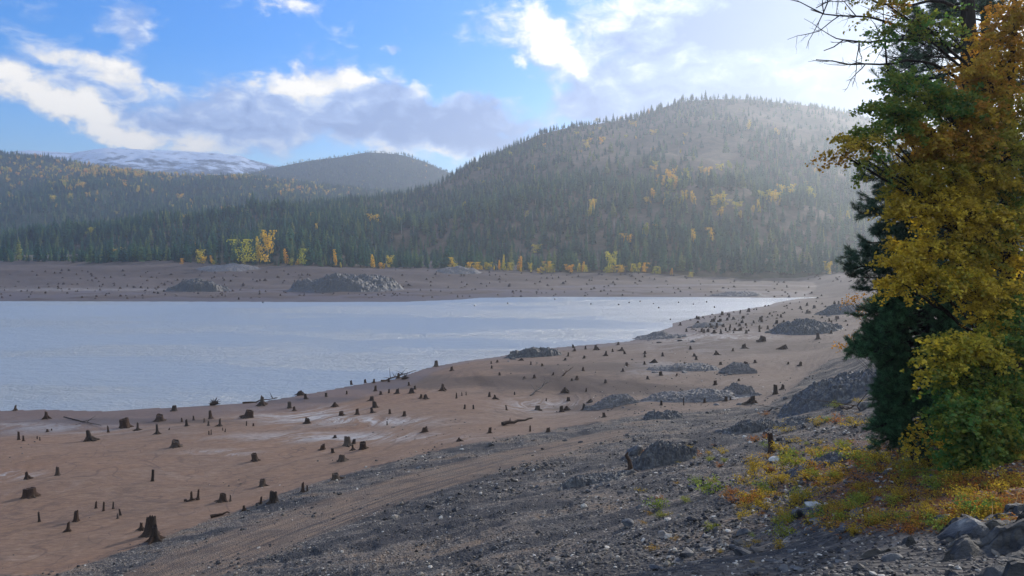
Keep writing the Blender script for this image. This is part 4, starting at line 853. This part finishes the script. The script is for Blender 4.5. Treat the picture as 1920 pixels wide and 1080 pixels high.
rootwad(760, 711, 20, 'root mass beside the waterline stump and driftwood', 5)

# ------------------------------------------------------------------ foliage generators
def leaf_cloud(C3, size, cols, r, droop=.35, aspect=.8):
    """folded six-point leaves: centres, sizes, colours"""
    n = len(C3); a = r.normal(0, 1, (n, 3)); a[:, 2] = a[:, 2] * .6 - droop; a /= np.linalg.norm(a, axis=1)[:, None]
    b = np.cross(a, r.normal(0, 1, (n, 3))); b /= np.linalg.norm(b, axis=1)[:, None]; c = np.cross(a, b)
    s = (size * r.uniform(.6, 1.25, n))[:, None]; w = s * aspect
    P = [C3 - a * s * .5, C3 - a * s * .05 + b * w * .5 + c * w * .15, C3 + a * s * .22 + b * w * .36 + c * w * .12, C3 + a * s * .55, C3 + a * s * .22 - b * w * .36 + c * w * .12, C3 - a * s * .05 - b * w * .5 + c * w * .15]
    V = np.stack(P, 1).reshape(-1, 3); k = np.arange(n)[:, None] * 6; F = np.concatenate([k + np.array([0, 1, 2, 3]), k + np.array([0, 3, 4, 5])])
    return V, F, np.repeat(np.concatenate([cols, np.ones((n, 1))], 1), 6, 0)
GOLD, GREEN, ORNG, YEL, OLV = [np.array(c) for c in ((.50, .34, .03), (.075, .19, .035), (.52, .24, .03), (.66, .48, .04), (.27, .27, .03))]
def pix(u, v, y): return Py(u, v, y)
# broad-leaved tree of gold and green leaves
def broadleaf(base, trunkpts, clusters, leaf, label, name, seed, per=26, spr=.30, twig=True, tr=.22):
    r = np.random.default_rng(seed); e = empty(name, base); tag(e, label, 'tree'); B = np.array(base)
    m = MB(); TP = np.array(trunkpts) - B; q = np.linspace(0, 1, len(TP)); m.tube(TP, tr * (1 - q) + tr * .2, 9); obj('trunk', m.mesh('trunk', M_bark, True), e)
    lm = MB(); LV = []; LC = []
    for (u, v, y, ru, rv, ns, c1, c2) in clusters:
        c = pix(u, v, y) - B; rx, rz = ru * y / FPX, rv * y / FPX; k = np.argmin(np.abs(TP[:, 2] - (c[2] - .5 - .4 * np.linalg.norm(c[:2] - TP[:, :2].mean(0)))))
        P = bez(TP[k], (TP[k] + c) / 2 + np.array([0, 0, .35]), c, 9); P[1:-1] += r.normal(0, .04, (7, 3)); lm.tube(P, np.linspace(.055, .018, 9) * min(1, tr * 5), 6)
        d = r.normal(0, 1, (ns, 3)); d /= np.linalg.norm(d, axis=1)[:, None]; ns = max(6, int(ns * .78)); d = d[:ns]; d *= r.uniform(.2, 1.1, (ns, 1)) ** .6
        S = c + d * np.array([rx, max(rx * .7, .5), rz])
        for s_ in S:
            if twig: lm.tube(bez(P[r.integers(4, 9)], (c + s_) / 2 + np.array([0, 0, .12]), s_, 4), [.012, .008, .005, .003], 3)
            n = int(per * r.uniform(.5, 1.5)); od = (s_ - c) / np.array([rx, max(rx * .7, .5), rz]) + r.normal(0, .5, 3) + np.array([-.25, -.2, 0]); od[2] *= .45; od /= np.linalg.norm(od) + 1e-6; ln_ = spr * r.uniform(1.6, 3.6); qq = r.uniform(-.35, 1, (n, 1))
            st = s_ + od * ln_ * qq + r.normal(0, 1, (n, 3)) * spr * np.array([.42, .42, .30]) * (1.15 - .6 * np.abs(qq)); st[:, 2] -= .35 * ln_ * np.maximum(qq[:, 0], 0) ** 2
            if twig: lm.tube([s_ - od * ln_ * .3, s_ + od * ln_ * .4, s_ + od * ln_ - [0, 0, .3 * ln_]], [.006, .004, .002], 3)
            LV.append(st); f = np.clip(r.normal(r.uniform(0, 1), .18, (n, 1)), 0, 1); LC.append((c1 * (1 - f) + c2 * f) * r.uniform(.7, 1.25, (n, 1)))
    obj('limbs', lm.mesh('limbs', M_bark, True), e)
    V, F, A = leaf_cloud(np.concatenate(LV), leaf, np.concatenate(LC), r); obj('crown', mesh('crown', V, F, M_leaf, False, {'Col': A}), e); print(name, 'leaves', len(V) // 6); return e
tb = hit(1890, 905)
# ---- the big gold tree
cl = [ # u,v,depth,ru,rv,sprays,colours
 (1895,60,21,55,60,60,ORNG,GOLD),(1870,120,21,60,55,70,ORNG,GOLD),(1930,150,22,70,80,70,GOLD,OLV),(1840,165,20.5,50,40,50,ORNG,GOLD),(1820,140,20,30,25,20,ORNG,GOLD),
 (1880,215,20.5,70,50,80,GOLD,OLV),(1835,225,20,45,30,40,ORNG,GOLD),(1770,270,20,40,30,40,GOLD,ORNG),(1800,275,20,55,30,50,GOLD,ORNG),(1880,290,20,70,45,80,GOLD,OLV),(1740,260,19.5,35,22,28,GOLD,ORNG),
 (1930,240,21,60,80,70,OLV,GOLD),(1760,320,20,60,32,60,OLV,GOLD),(1840,340,20,70,40,80,GOLD,YEL),(1910,360,20.5,60,50,70,OLV,GREEN),(1700,330,19.5,35,28,36,OLV,GOLD),(1720,380,19.5,55,32,60,YEL,GOLD),(1800,400,19.5,70,35,80,YEL,GOLD),(1880,420,20,70,45,80,GOLD,OLV),
 (1690,385,19.2,20,18,14,YEL,GOLD),(1740,470,19.2,55,28,50,YEL,GOLD),(1810,470,19.5,60,32,60,GOLD,OLV),(1890,480,20,60,40,60,GOLD,YEL),(1700,500,19,40,24,36,YEL,GOLD),(1690,530,19,25,22,18,YEL,GOLD),(1760,520,19.2,55,26,50,YEL,OLV),(1830,540,19.3,55,32,60,GOLD,YEL),(1900,560,19.8,50,45,60,GOLD,OLV),
 (1860,590,19.2,30,30,30,YEL,GOLD),(1660,205,19.2,30,22,26,OLV,GREEN),(1690,165,19.4,45,30,36,OLV,GREEN),(1640,250,19,28,16,20,OLV,GREEN),(1605,268,18.8,26,18,22,OLV,GOLD),(1578,290,18.7,14,18,10,GOLD,ORNG),(1625,300,18.8,18,12,10,OLV,GREEN),(1690,225,19.4,40,25,36,OLV,GREEN),(1740,190,19.6,50,35,50,GREEN,OLV),(1790,200,19.8,45,30,40,GREEN,OLV),(1700,60,20,60,30,26,GREEN,OLV),(1760,50,20.4,50,30,22,GREEN,OLV),(1665,10,20,60,25,22,OLV,ORNG),(1930,20,21,60,50,60,GOLD,ORNG)]
tx_ = pix(1905, 700, 21)[0]; trk = [(tx_ - .1, 21.2, float(gz(np.array([tx_]), np.array([21.2]))[0]) - .4), tuple(pix(1905, 700, 21)), tuple(pix(1900, 520, 21)), tuple(pix(1885, 350, 21)), tuple(pix(1890, 200, 21.2)), tuple(pix(1900, 60, 21.4)), tuple(pix(1905, -60, 21.5))]
broadleaf(trk[0], trk, cl, .085, 'tall maple with gold, orange and olive leaves filling the right edge', 'maple_tree', 11, 52, .19)
# ---- lower green tree with yellow-green tips
cl = [(1830,650,18.5,50,30,50,OLV,YEL),(1780,655,18.3,35,20,30,YEL,OLV),(1760,690,18.3,25,22,22,OLV,YEL),(1890,650,18.8,50,40,60,GREEN,OLV),(1800,710,18.3,50,30,50,OLV,GREEN),(1870,720,18.6,60,40,80,GREEN,OLV),(1790,760,18.2,40,30,40,GREEN,OLV),
      (1850,790,18.4,60,40,80,GREEN,GREEN * 1.2),(1910,780,18.8,50,50,70,GREEN,OLV),(1820,830,18.2,45,30,50,GREEN,GREEN * 1.2),(1880,850,18.4,55,35,70,GREEN,GREEN * .8),(1910,880,18.4,40,25,50,GREEN,OLV),(1840,870,17.4,45,26,70,GREEN,OLV),(1890,870,17.3,50,30,80,GREEN,OLV),(1850,800,17.4,50,40,80,GREEN,OLV),(1810,780,17.4,35,35,50,GREEN,OLV),(1880,905,18.6,55,20,60,GREEN,OLV),(1800,865,18.4,30,18,30,GREEN,OLV),(1920,600,19.2,50,40,60,GREEN,OLV),(1930,700,19,50,60,60,GREEN,OLV),(1810,640,18.2,30,14,20,YEL,OLV)]
gb_ = hit(1880, 925); tx_ = pix(1890, 840, 19.2)[0]; trk = [(tx_, 19.4, float(gz(np.array([tx_]), np.array([19.4]))[0]) - .3), tuple(pix(1890, 840, 19.2)), tuple(pix(1885, 740, 19.2)), tuple(pix(1880, 640, 19.2))]
broadleaf(trk[0], trk, cl, .095, 'bushy green young tree with yellow-green tips under the gold maple', 'young_tree', 12, 40, .19, tr=.09)
# ---- yellow sapling
sb = hit(1742, 878); Ys = sb[1]
cl = [(1740,815,Ys,36,20,34,YEL,GOLD),(1715,838,Ys,18,12,14,YEL,GOLD),(1765,845,Ys,22,16,20,YEL,GOLD),(1740,850,Ys,20,10,10,YEL,OLV)]
trk = [tuple(sb), tuple(pix(1741, 850, Ys)), tuple(pix(1742, 810, Ys))]
o = broadleaf(trk[0], trk, cl, .10, 'small bright yellow sapling growing at the edge of the shrubs', 'yellow_sapling', 13, 14, .14, tr=.03)
# ---- bare limbs reaching left at the top: a leafless branchy tree
def bare_limb(m, P, r0, rnd, depth=0):
    n = len(P); m.tube(P, np.linspace(r0, r0 * .25, n), 6 if depth == 0 else 4)
    if depth > 1: return
    for k in range(9 if depth == 0 else 5):
        j = rnd.integers(1, n - 1); d = P[-1] - P[0]; L = np.linalg.norm(d); d /= L
        s = d * rnd.uniform(.4, 1) + rnd.normal(0, .6, 3) * np.array([1, .7, 1]); s /= np.linalg.norm(s); l2 = L * rnd.uniform(.14, .34)
        Q = P[j] + np.linspace(0, 1, 6)[:, None] * s * l2; Q[1:] += np.cumsum(rnd.normal(0, l2 * .035, (5, 3)), 0); bare_limb(m, Q, r0 * .35, rnd, depth + 1)
def bare_tree():
    y = 23.; b = hit(1850, 830); B = np.array([b[0] + 1.0, b[1] + 3, b[2] - .2]); e = empty('bare_tree', B); tag(e, 'half-bare tree behind the maple, thin leafless limbs reaching left against the sky', 'tree')
    r = np.random.default_rng(5); T = np.array([B, pix(1850, 560, y), pix(1835, 300, y), pix(1830, 160, y), pix(1822, 60, y), pix(1815, -80, y)]) - B
    m = MB(); m.tube(T, [.24, .2, .17, .15, .13, .1], 9); obj('trunk', m.mesh('trunk', M_bark, True), e)
    for pts in [[(1815,160),(1770,130),(1720,110),(1660,120),(1600,118),(1530,112)],[(1820,60),(1770,45),(1700,50),(1640,35),(1580,30),(1520,18)],[(1818,170),(1760,170),(1690,155),(1640,165),(1560,170),(1530,180)][:0] or [(1800,90),(1740,75),(1690,75),(1640,80),(1590,75),(1545,95)],
                [(1820,20),(1760,0),(1700,10),(1640,0),(1580,-10),(1530,15)],[(1720,300),(1690,230),(1670,150),(1660,90),(1655,40)],[(1740,262),(1700,260),(1670,262)],[(1790,330),(1740,270),(1700,300),(1660,330)]]:
        P = np.array([pix(a, b_, y - 1.2 * i / len(pts)) for i, (a, b_) in enumerate(pts)]) - B
        if len(P) > 2: # resample
            qq = np.linspace(0, len(P) - 1, 12); P = np.stack([np.interp(qq, np.arange(len(P)), P[:, k]) for k in range(3)], -1); P[1:-1] += r.normal(0, .03, (10, 3))
        m = MB(); bare_limb(m, P, .055, r); obj('limb', m.mesh('limb', M_bark, True), e)
bare_tree()
# ---- pine with long needle tufts
NG = np.array((.040, .075, .044))
def needle_tuft(LV, LC, p, d, r, L=.17, n=26, col=NG, w=.010):
    a = d[None] * .75 + r.normal(0, .55, (n, 3)); a /= np.linalg.norm(a, axis=1)[:, None]; b = np.cross(a, r.normal(0, 1, (n, 3))); b /= np.linalg.norm(b, axis=1)[:, None]
    st = p + r.normal(0, .03, (n, 3)) - d * r.uniform(0, .1, (n, 1)); l = L * r.uniform(.7, 1.2, (n, 1))
    tf = r.uniform(.45, 2.0); V = np.stack([st - b * w * .5, st + b * w * .5, st + a * l], 1).reshape(-1, 3); LV.append(V); LC.append(np.repeat(np.concatenate([col * tf * r.uniform(.7, 1.4, (n, 1)), np.ones((n, 1))], 1), 3, 0))
def pine(name, base, top, y, branches, label, seed, r0=.24, tuft=None, extra=0, col=NG, L=.17, nper=46, w=.013, len0=2.2):
    r = np.random.default_rng(seed); B = np.array(base, float); e = empty(name, B); tag(e, label, 'conifer')
    T = np.linspace(0, 1, 12)[:, None] * (np.array(top) - B); T[1:-1] += r.normal(0, .03, (10, 3)); m = MB(); m.tube(T, np.linspace(r0, r0 * .45, 12), 9); obj('trunk', m.mesh('trunk', M_bark, True), e)
    bm_ = MB(); LV = []; LC = []
    def br(a, c, sag, ntw):
        mid = (a + c) / 2 + np.array([0, 0, sag]); P = bez(a, mid, c, 10); bm_.tube(P, np.linspace(.045, .014, 10), 5); Lb = np.linalg.norm(c - a); dd = (c - a) / Lb
        for k in range(ntw):
            q = r.uniform(.3, 1); j = min(int(q * 9), 8); p = P[j] + (P[j + 1] - P[j]) * r.random(); s = dd * .8 + r.normal(0, .55, 3) + np.array([0, 0, .25]); s /= np.linalg.norm(s); l = min(Lb, 2.4) * .34 * (1.2 - q) + .22
            Q = bez(p, p + s * l * .5 - np.array([0, 0, .03]), p + s * l + np.array([0, 0, .05]), 5); bm_.tube(Q, [.014, .011, .009, .007, .005], 3)
            dq = Q[-1] - Q[-2]; dq /= np.linalg.norm(dq) + 1e-9
            for f in (1.0, .75, .5): needle_tuft(LV, LC, Q[0] + (Q[-1] - Q[0]) * f, dq, r, L, int(nper * (1 if f == 1 else .6)), col, w)
    for (va, ut, vt, dy, sag, n) in branches:
        tz = pix(0, va, y)[2] - B[2]; k = np.clip(tz / T[-1, 2], 0, 1); a = T[0] + (T[-1] - T[0]) * k; c = pix(ut, vt, y + dy) - B; br(a, c, sag, int(n * 1.7))
    for i in range(extra):
        k = r.uniform(.12, .98); a = T[0] + (T[-1] - T[0]) * k; an = r.uniform(0, 6.28); l = len0 * (1.15 - k * .8) * r.uniform(.6, 1.1); br(a, a + np.array([math.cos(an) * l, math.sin(an) * l, -.15 * l]), .1, 12)
    obj('branches', bm_.mesh('branches', M_bark, True), e); V = np.concatenate(LV); obj('crown', mesh('crown', V, np.arange(len(V)).reshape(-1, 3), M_needle, False, {'Col': np.concatenate(LC)}), e); print(name, 'needles', len(V) // 3)
y = 26.; b0 = hit(1800, 800)
BR = [(460,1640,470,.2,-.1,30),(450,1670,490,.1,0,30),(420,1650,440,.1,0,24),(490,1700,510,.2,0,30),(360,1660,360,.2,0,22),(510,1620,545,-.2,-.2,24),(470,1590,500,-1,-.3,34),(470,1600,478,-.3,-.2,30),(440,1625,455,0,-.1,26),(500,1610,520,-.5,-.3,26),(480,1650,500,.5,0,30),(380,1615,400,-.5,-.3,26),(370,1630,372,0,-.1,24),(400,1650,420,.5,-.1,28),(300,1620,335,-.4,-.3,22),(300,1640,315,0,0,16),
      (520,1660,540,0,0,30),(540,1680,560,.3,0,30),(430,1700,450,.3,0,30),(350,1690,380,.3,0,24),(120,1652,150,-.4,.1,20),(110,1670,108,0,.1,18),(130,1690,170,.2,.1,22),(90,1700,120,.4,.1,20),(60,1680,70,0,.1,14),(40,1720,30,0,.1,14),(150,1740,190,0,.1,24),(20,1740,0,.2,.1,14),(170,1760,210,0,0,20),(60,1880,90,.3,.1,16),(20,1870,10,.3,.1,16),(120,1890,150,.3,.1,16)]
pine('pine_tree', (Py(1800, 800, y)[0], y, b0[2] - .1 if b0 is not None else 17), Py(1812, -160, y), y, BR, 'tall dark long-needled pine behind the maple, needle tufts reaching left over the lake', 21, extra=34, len0=2.6)
y = 30.
pine('pine_tree', (Py(1868, 780, y)[0], y, 17.2), Py(1842, -200, y), y, [(40,1780,30,0,.1,16),(100,1760,100,0,.1,18)], 'second pine trunk rising just right of the long-needled pine', 22, extra=40, len0=2.4)
# ---- dark fir under the pine
y = 24.; fb = hit(1735, 800)
FG = np.array((.05, .115, .048))
BR = []
rr2 = np.random.default_rng(3)
for v in range(560, 830, 11):
    w_ = np.interp(v, [560, 600, 655, 700, 760, 830], [100, 120, 135, 100, 95, 90]); BR += [(v - 25, 1735 - w_ * rr2.uniform(.55, 1.08), v + rr2.uniform(-6, 14), rr2.uniform(-.8, .6), .1, 22), (v - 20, 1735 - w_ * .6, v + 10, rr2.uniform(-1, .3), .1, 20), (v - 20, 1735 + w_ * .45, v + 16, rr2.uniform(-1.5, -.5), .1, 26)]
BR.append((640, 1592, 658, -.3, .0, 30))
pine('fir_tree', (Py(1735, 815, y)[0], y, float(gz(np.array([Py(1735, 815, y)[0]]), np.array([y]))[0]) - .1), Py(1740, 500, y), y, BR, 'dense dark green fir standing below the pine at the slope edge', 23, r0=.16, extra=26, col=FG, L=.10, nper=50, w=.014, len0=1.8)
for (u_, yy, tv, sd_, lb) in [(1800, 33., 330, 41, 'dark conifer behind the fir, filling the gap under the pine'), (1885, 36., 250, 42, 'dark conifer hidden behind the gold maple at the right edge')]:
    x = Py(u_, 800, yy)[0]; pine('conifer', (x, yy, float(gz(np.array([x]), np.array([yy]))[0]) - .1), Py(u_, tv, yy), yy, [], lb, sd_, r0=.2, extra=120, col=FG, L=.16, nper=34, w=.022, len0=2.9)

# small orange twigs sticking out left of the fir: two slim bushes
def shrub_mesh(seed, n, size, c1, c2, spread=.5, hgt=.5, stems=9):
    r = np.random.default_rng(seed); m = MB(); pts = []
    for k in range(stems):
        a = r.uniform(0, 6.28); q = r.uniform(.1, 1) ** .6; tip = np.array([math.cos(a) * spread * q, math.sin(a) * spread * q, hgt * r.uniform(.5, 1) * (1.1 - q * .4)]); P = bez(np.zeros(3) - [0, 0, .03], tip * np.array([.3, .3, .7]), tip, 5)
        m.tube(P, [.010, .008, .006, .004, .003], 3); pts.append(P[2:])
    pts = np.concatenate(pts); c = pts[r.integers(0, len(pts), n)] + r.normal(0, 1, (n, 3)) * np.array([.09, .09, .06]); c[:, 2] = np.maximum(c[:, 2], .02)
    f = r.uniform(0, 1, (n, 1)); V, F, A = leaf_cloud(c, size, (c1 * (1 - f) + c2 * f) * r.uniform(.7, 1.3, (n, 1)), r)
    return mesh('foliage', V, F, M_leaf, False, {'Col': A}), m.mesh('stems', M_bark)
RED = np.array((.36, .10, .025)); YG = np.array((.26, .30, .04)); GR2 = np.array((.12, .20, .035))
SHM = {'yellow-green': [shrub_mesh(1, 380, .055, YG, OLV), shrub_mesh(2, 300, .06, YG, GR2, .6, .4)], 'golden yellow': [shrub_mesh(3, 240, .05, GOLD, GOLD * .6), shrub_mesh(4, 200, .055, YEL * .8, GOLD * .6, .6, .35)],
       'orange': [shrub_mesh(5, 240, .05, ORNG * .8, GOLD * .8, .6, .35), shrub_mesh(6, 200, .05, ORNG * .7, RED, .5, .4)], 'green': [shrub_mesh(7, 420, .055, GREEN, GR2, .6, .5)]}
def shrub(u, v, wpx, colr, label=None, hs=1.0, group=None):
    p = hit(u, v)
    if p is None: return
    ms = SHM[colr][rng.integers(0, len(SHM[colr]))]; s = wpx * .5 * p[1] / FPX / .6; e = empty('shrub', (p[0], p[1], p[2] - .02)); e.scale = (s, s, s * hs); e.rotation_euler = (0, 0, rng.uniform(0, 6.28))
    tag(e, label or f'{colr} low shrub in the patch of autumn undergrowth on the foreground slope', 'shrub', group or f'{colr} shrubs in the undergrowth patch'); obj('foliage', ms[0], e); obj('stems', ms[1], e)
for a in [(1240,870,20,'golden yellow','left of two small yellow tufts by the big dark boulder outcrop'),(1272,868,16,'golden yellow','right of two small yellow tufts by the big dark boulder outcrop'),
          (1287,942,34,'yellow-green','lone yellow-green tuft left of the main shrub patch'),(1230,955,60,'yellow-green','sparse pale weed clump farthest left on the gravel'),(1340,925,80,'yellow-green','spreading yellow-green shrub at the left of the patch'),
          (1310,905,40,'yellow-green','small yellow-green shrub above the spreading one'),(1410,885,50,'golden yellow','golden shrub below the leaning black post'),(1495,852,24,'orange','small orange tuft right of the leaning black post'),
          (1415,828,44,'orange','orange shrub at the left end of the bright row on the rock step'),(1440,820,34,'orange','second orange shrub in the bright row on the rock step'),(1475,810,40,'golden yellow','golden shrub right in the bright row on the rock step'),
          (1530,800,50,'golden yellow','yellow shrub in the bright clump above the rock step'),(1565,795,60,'orange','red-orange shrub in the bright clump above the rock step'),(1600,800,60,'golden yellow','yellow shrub at the right of the bright clump above the rock step'),
          (1565,765,34,'yellow-green','yellow-green shrub behind the bright clump near the boulder'),(1610,755,30,'golden yellow','golden shrub beside the grey boulder under the conifer'),(1645,788,26,'orange','orange tuft at the foot of the fir'),
          (1465,1010,60,'yellow-green','tall weedy yellow-green shrub at bottom middle of the patch'),(1460,1030,44,'golden yellow','yellow weed below the tall weedy shrub'),(1335,995,40,'yellow-green','faint weed low on the dark gravel'),
          (1840,965,90,'green','broad green shrub at the foot of the green young tree'),(1870,960,60,'yellow-green','yellow-green shrub right of the broad green one'),(1700,980,40,'green','small green shrub at the foot of the dark block of rock')]:
    shrub(*a[:4], label=a[4], hs=1.4 if a[1] > 1000 else 1.0)
cs = ['golden yellow', 'orange', 'orange', 'golden yellow', 'orange', 'golden yellow', 'yellow-green']
rs = np.random.default_rng(77)
for i in range(300):
    u = rs.uniform(1360, 1920); v = rs.uniform(845, 1010)
    if ((u - 1690) / 330) ** 2 + ((v - 922) / 74) ** 2 > 1 + .5 * rs.random(): continue
    shrub(u, v, rs.uniform(34, 74), cs[rs.integers(0, 7)])
for i in range(70):
    u, v = rs.uniform(1190, 1480), rs.uniform(835, 1060)
    if rs.random() < .35: u, v = rs.uniform(1400, 1660), rs.uniform(775, 850)
    shrub(u, v, rs.uniform(14, 40), cs[rs.integers(0, 7)], 'small sparse tuft of autumn weed growing in the gravel outside the shrub patch', group='sparse weed tufts in the gravel')
for i in range(26): shrub(rs.uniform(1800, 1925), rs.uniform(900, 1000), rs.uniform(50, 90), ['orange', 'golden yellow', 'orange'][rs.integers(0, 3)])
for (u, v, y, lab) in [(1612, 572, 26., 'slender orange-leaved bush peeping out left of the fir, upper one'), (1608, 645, 25.5, 'slender orange-leaved bush peeping out left of the fir, lower one')]:
    x = Py(u + 110, v, y)[0]; z0 = float(gz(np.array([x]), np.array([y]))[0]); e = empty('orange_bush', (x, y, z0)); tag(e, lab, 'bush', 'orange bushes left of the fir'); r = np.random.default_rng(int(v)); m = MB(); tp = Py(u, v, y) - np.array([x, y, z0]); cc = []
    for k in range(14):
        tip = tp + r.normal(0, 1, 3) * np.array([.35, .3, .22]); P = bez(np.zeros(3), np.array([tip[0] * .2, tip[1] * .2, tip[2] * .7]), tip, 8); m.tube(P, np.linspace(.010, .003, 8), 4); cc.append(P[-1] + r.normal(0, 1, (22, 3)) * .1)
    cc = np.concatenate(cc); V, F, A = leaf_cloud(cc, .07, np.broadcast_to(ORNG * 1.1, (len(cc), 3)) * r.uniform(.6, 1.3, (len(cc), 1)), r); obj('foliage', mesh('foliage', V, F, M_leaf, False, {'Col': A}), e); obj('stems', m.mesh('stems', M_bark), e)

# fallen leaves, dry grass
X, Y, uu, vv = place_uv(26000, (1420, 1925), (785, 1000), lambda u, v: np.exp(-(((u - 1740) / 260) ** 2 + ((v - 905) / 85) ** 2)))
Z = gz(X, Y) + .02; n = len(X); f = rng.random((n, 1)); cols = np.where(f < .4, np.array((.28, .10, .03)), np.where(f < .75, np.array((.20, .085, .035)), np.array((.42, .24, .04)))) * rng.uniform(.5, 1.2, (n, 1))
V, F, A = leaf_cloud(np.stack([X, Y, Z], -1), .07, cols, rng); Vr = V.reshape(-1, 6, 3); Vr[:, :, 2] = Vr[:, :1, 2] * 0 + Z[:, None, ] + (Vr[:, :, 2] - Vr[:, :, 2].mean(1)[:, None]) * .35
tag(obj('fallen_leaves', mesh('fallen_leaves', Vr.reshape(-1, 3), F, M_leaf, False, {'Col': A})), 'red-brown fallen leaves under the trees', 'leaf litter', kind='stuff')
m = MB(); ng = 5200; X = rng.uniform(4.2, 8.5, ng); Y = rng.uniform(6.0, 9.5, ng); k = rng.random(ng) < sstep(5.2, 7.0, X - (Y - 8) * .5); X, Y = X[k], Y[k]; Z = gz(X, Y, False) + .24
for x, y_, z in zip(X, Y, Z):
    a = rng.uniform(0, 6.28); l = rng.uniform(.15, .5); d = np.array([math.cos(a), math.sin(a), 0]) * l * rng.uniform(.2, .8); c = np.array([.42, .30, .14, 1]) * rng.uniform(.5, 1.15); c[3] = 1
    p = np.array([x, y_, z]); s = np.array([-d[1], d[0], 0]) / (np.linalg.norm(d) + 1e-6) * .004
    m.add([p - s, p + s, p + d * .4 + (0, 0, l * .7) + s * .7, p + d * .4 + (0, 0, l * .7) - s * .7], np.array([[0, 1, 2, 3]]), c); m.add([p + d * .4 + (0, 0, l * .7) - s * .7, p + d * .4 + (0, 0, l * .7) + s * .7, p + d + (0, 0, l)], np.array([[0, 1, 2]]), c)
tag(obj('dry_grass', m.mesh('dry_grass', M_leaf)), 'dry straw-coloured grass on the foreground slab', 'grass', kind='stuff')

# ------------------------------------------------------------------ haze
hz = bpy.data.materials.new('haze'); hz.use_nodes = True; t = NT(hz.node_tree); t.n.clear()
pv = t.new('ShaderNodeVolumePrincipled', {'Color': (.80, .89, 1.0, 1), 'Density': HAZE_D, 'Anisotropy': .58}); t.l.new(pv.outputs[0], t.new('ShaderNodeOutputMaterial').inputs['Volume'])
L0, L1, T0, T1, B0, B1 = -6600., 6600., -6600., 7000., -6., 640.
V = np.array([(x, y_, z) for x in (L0, L1) for y_ in (T0, T1) for z in (B0, B1)]); F = np.array([[0, 1, 3, 2], [4, 6, 7, 5], [0, 4, 5, 1], [2, 3, 7, 6], [0, 2, 6, 4], [1, 5, 7, 3]])
tag(obj('haze', mesh('haze', V, F, hz)), kind='stuff', label='pale blue-white haze in the air over the lake', cat='haze')
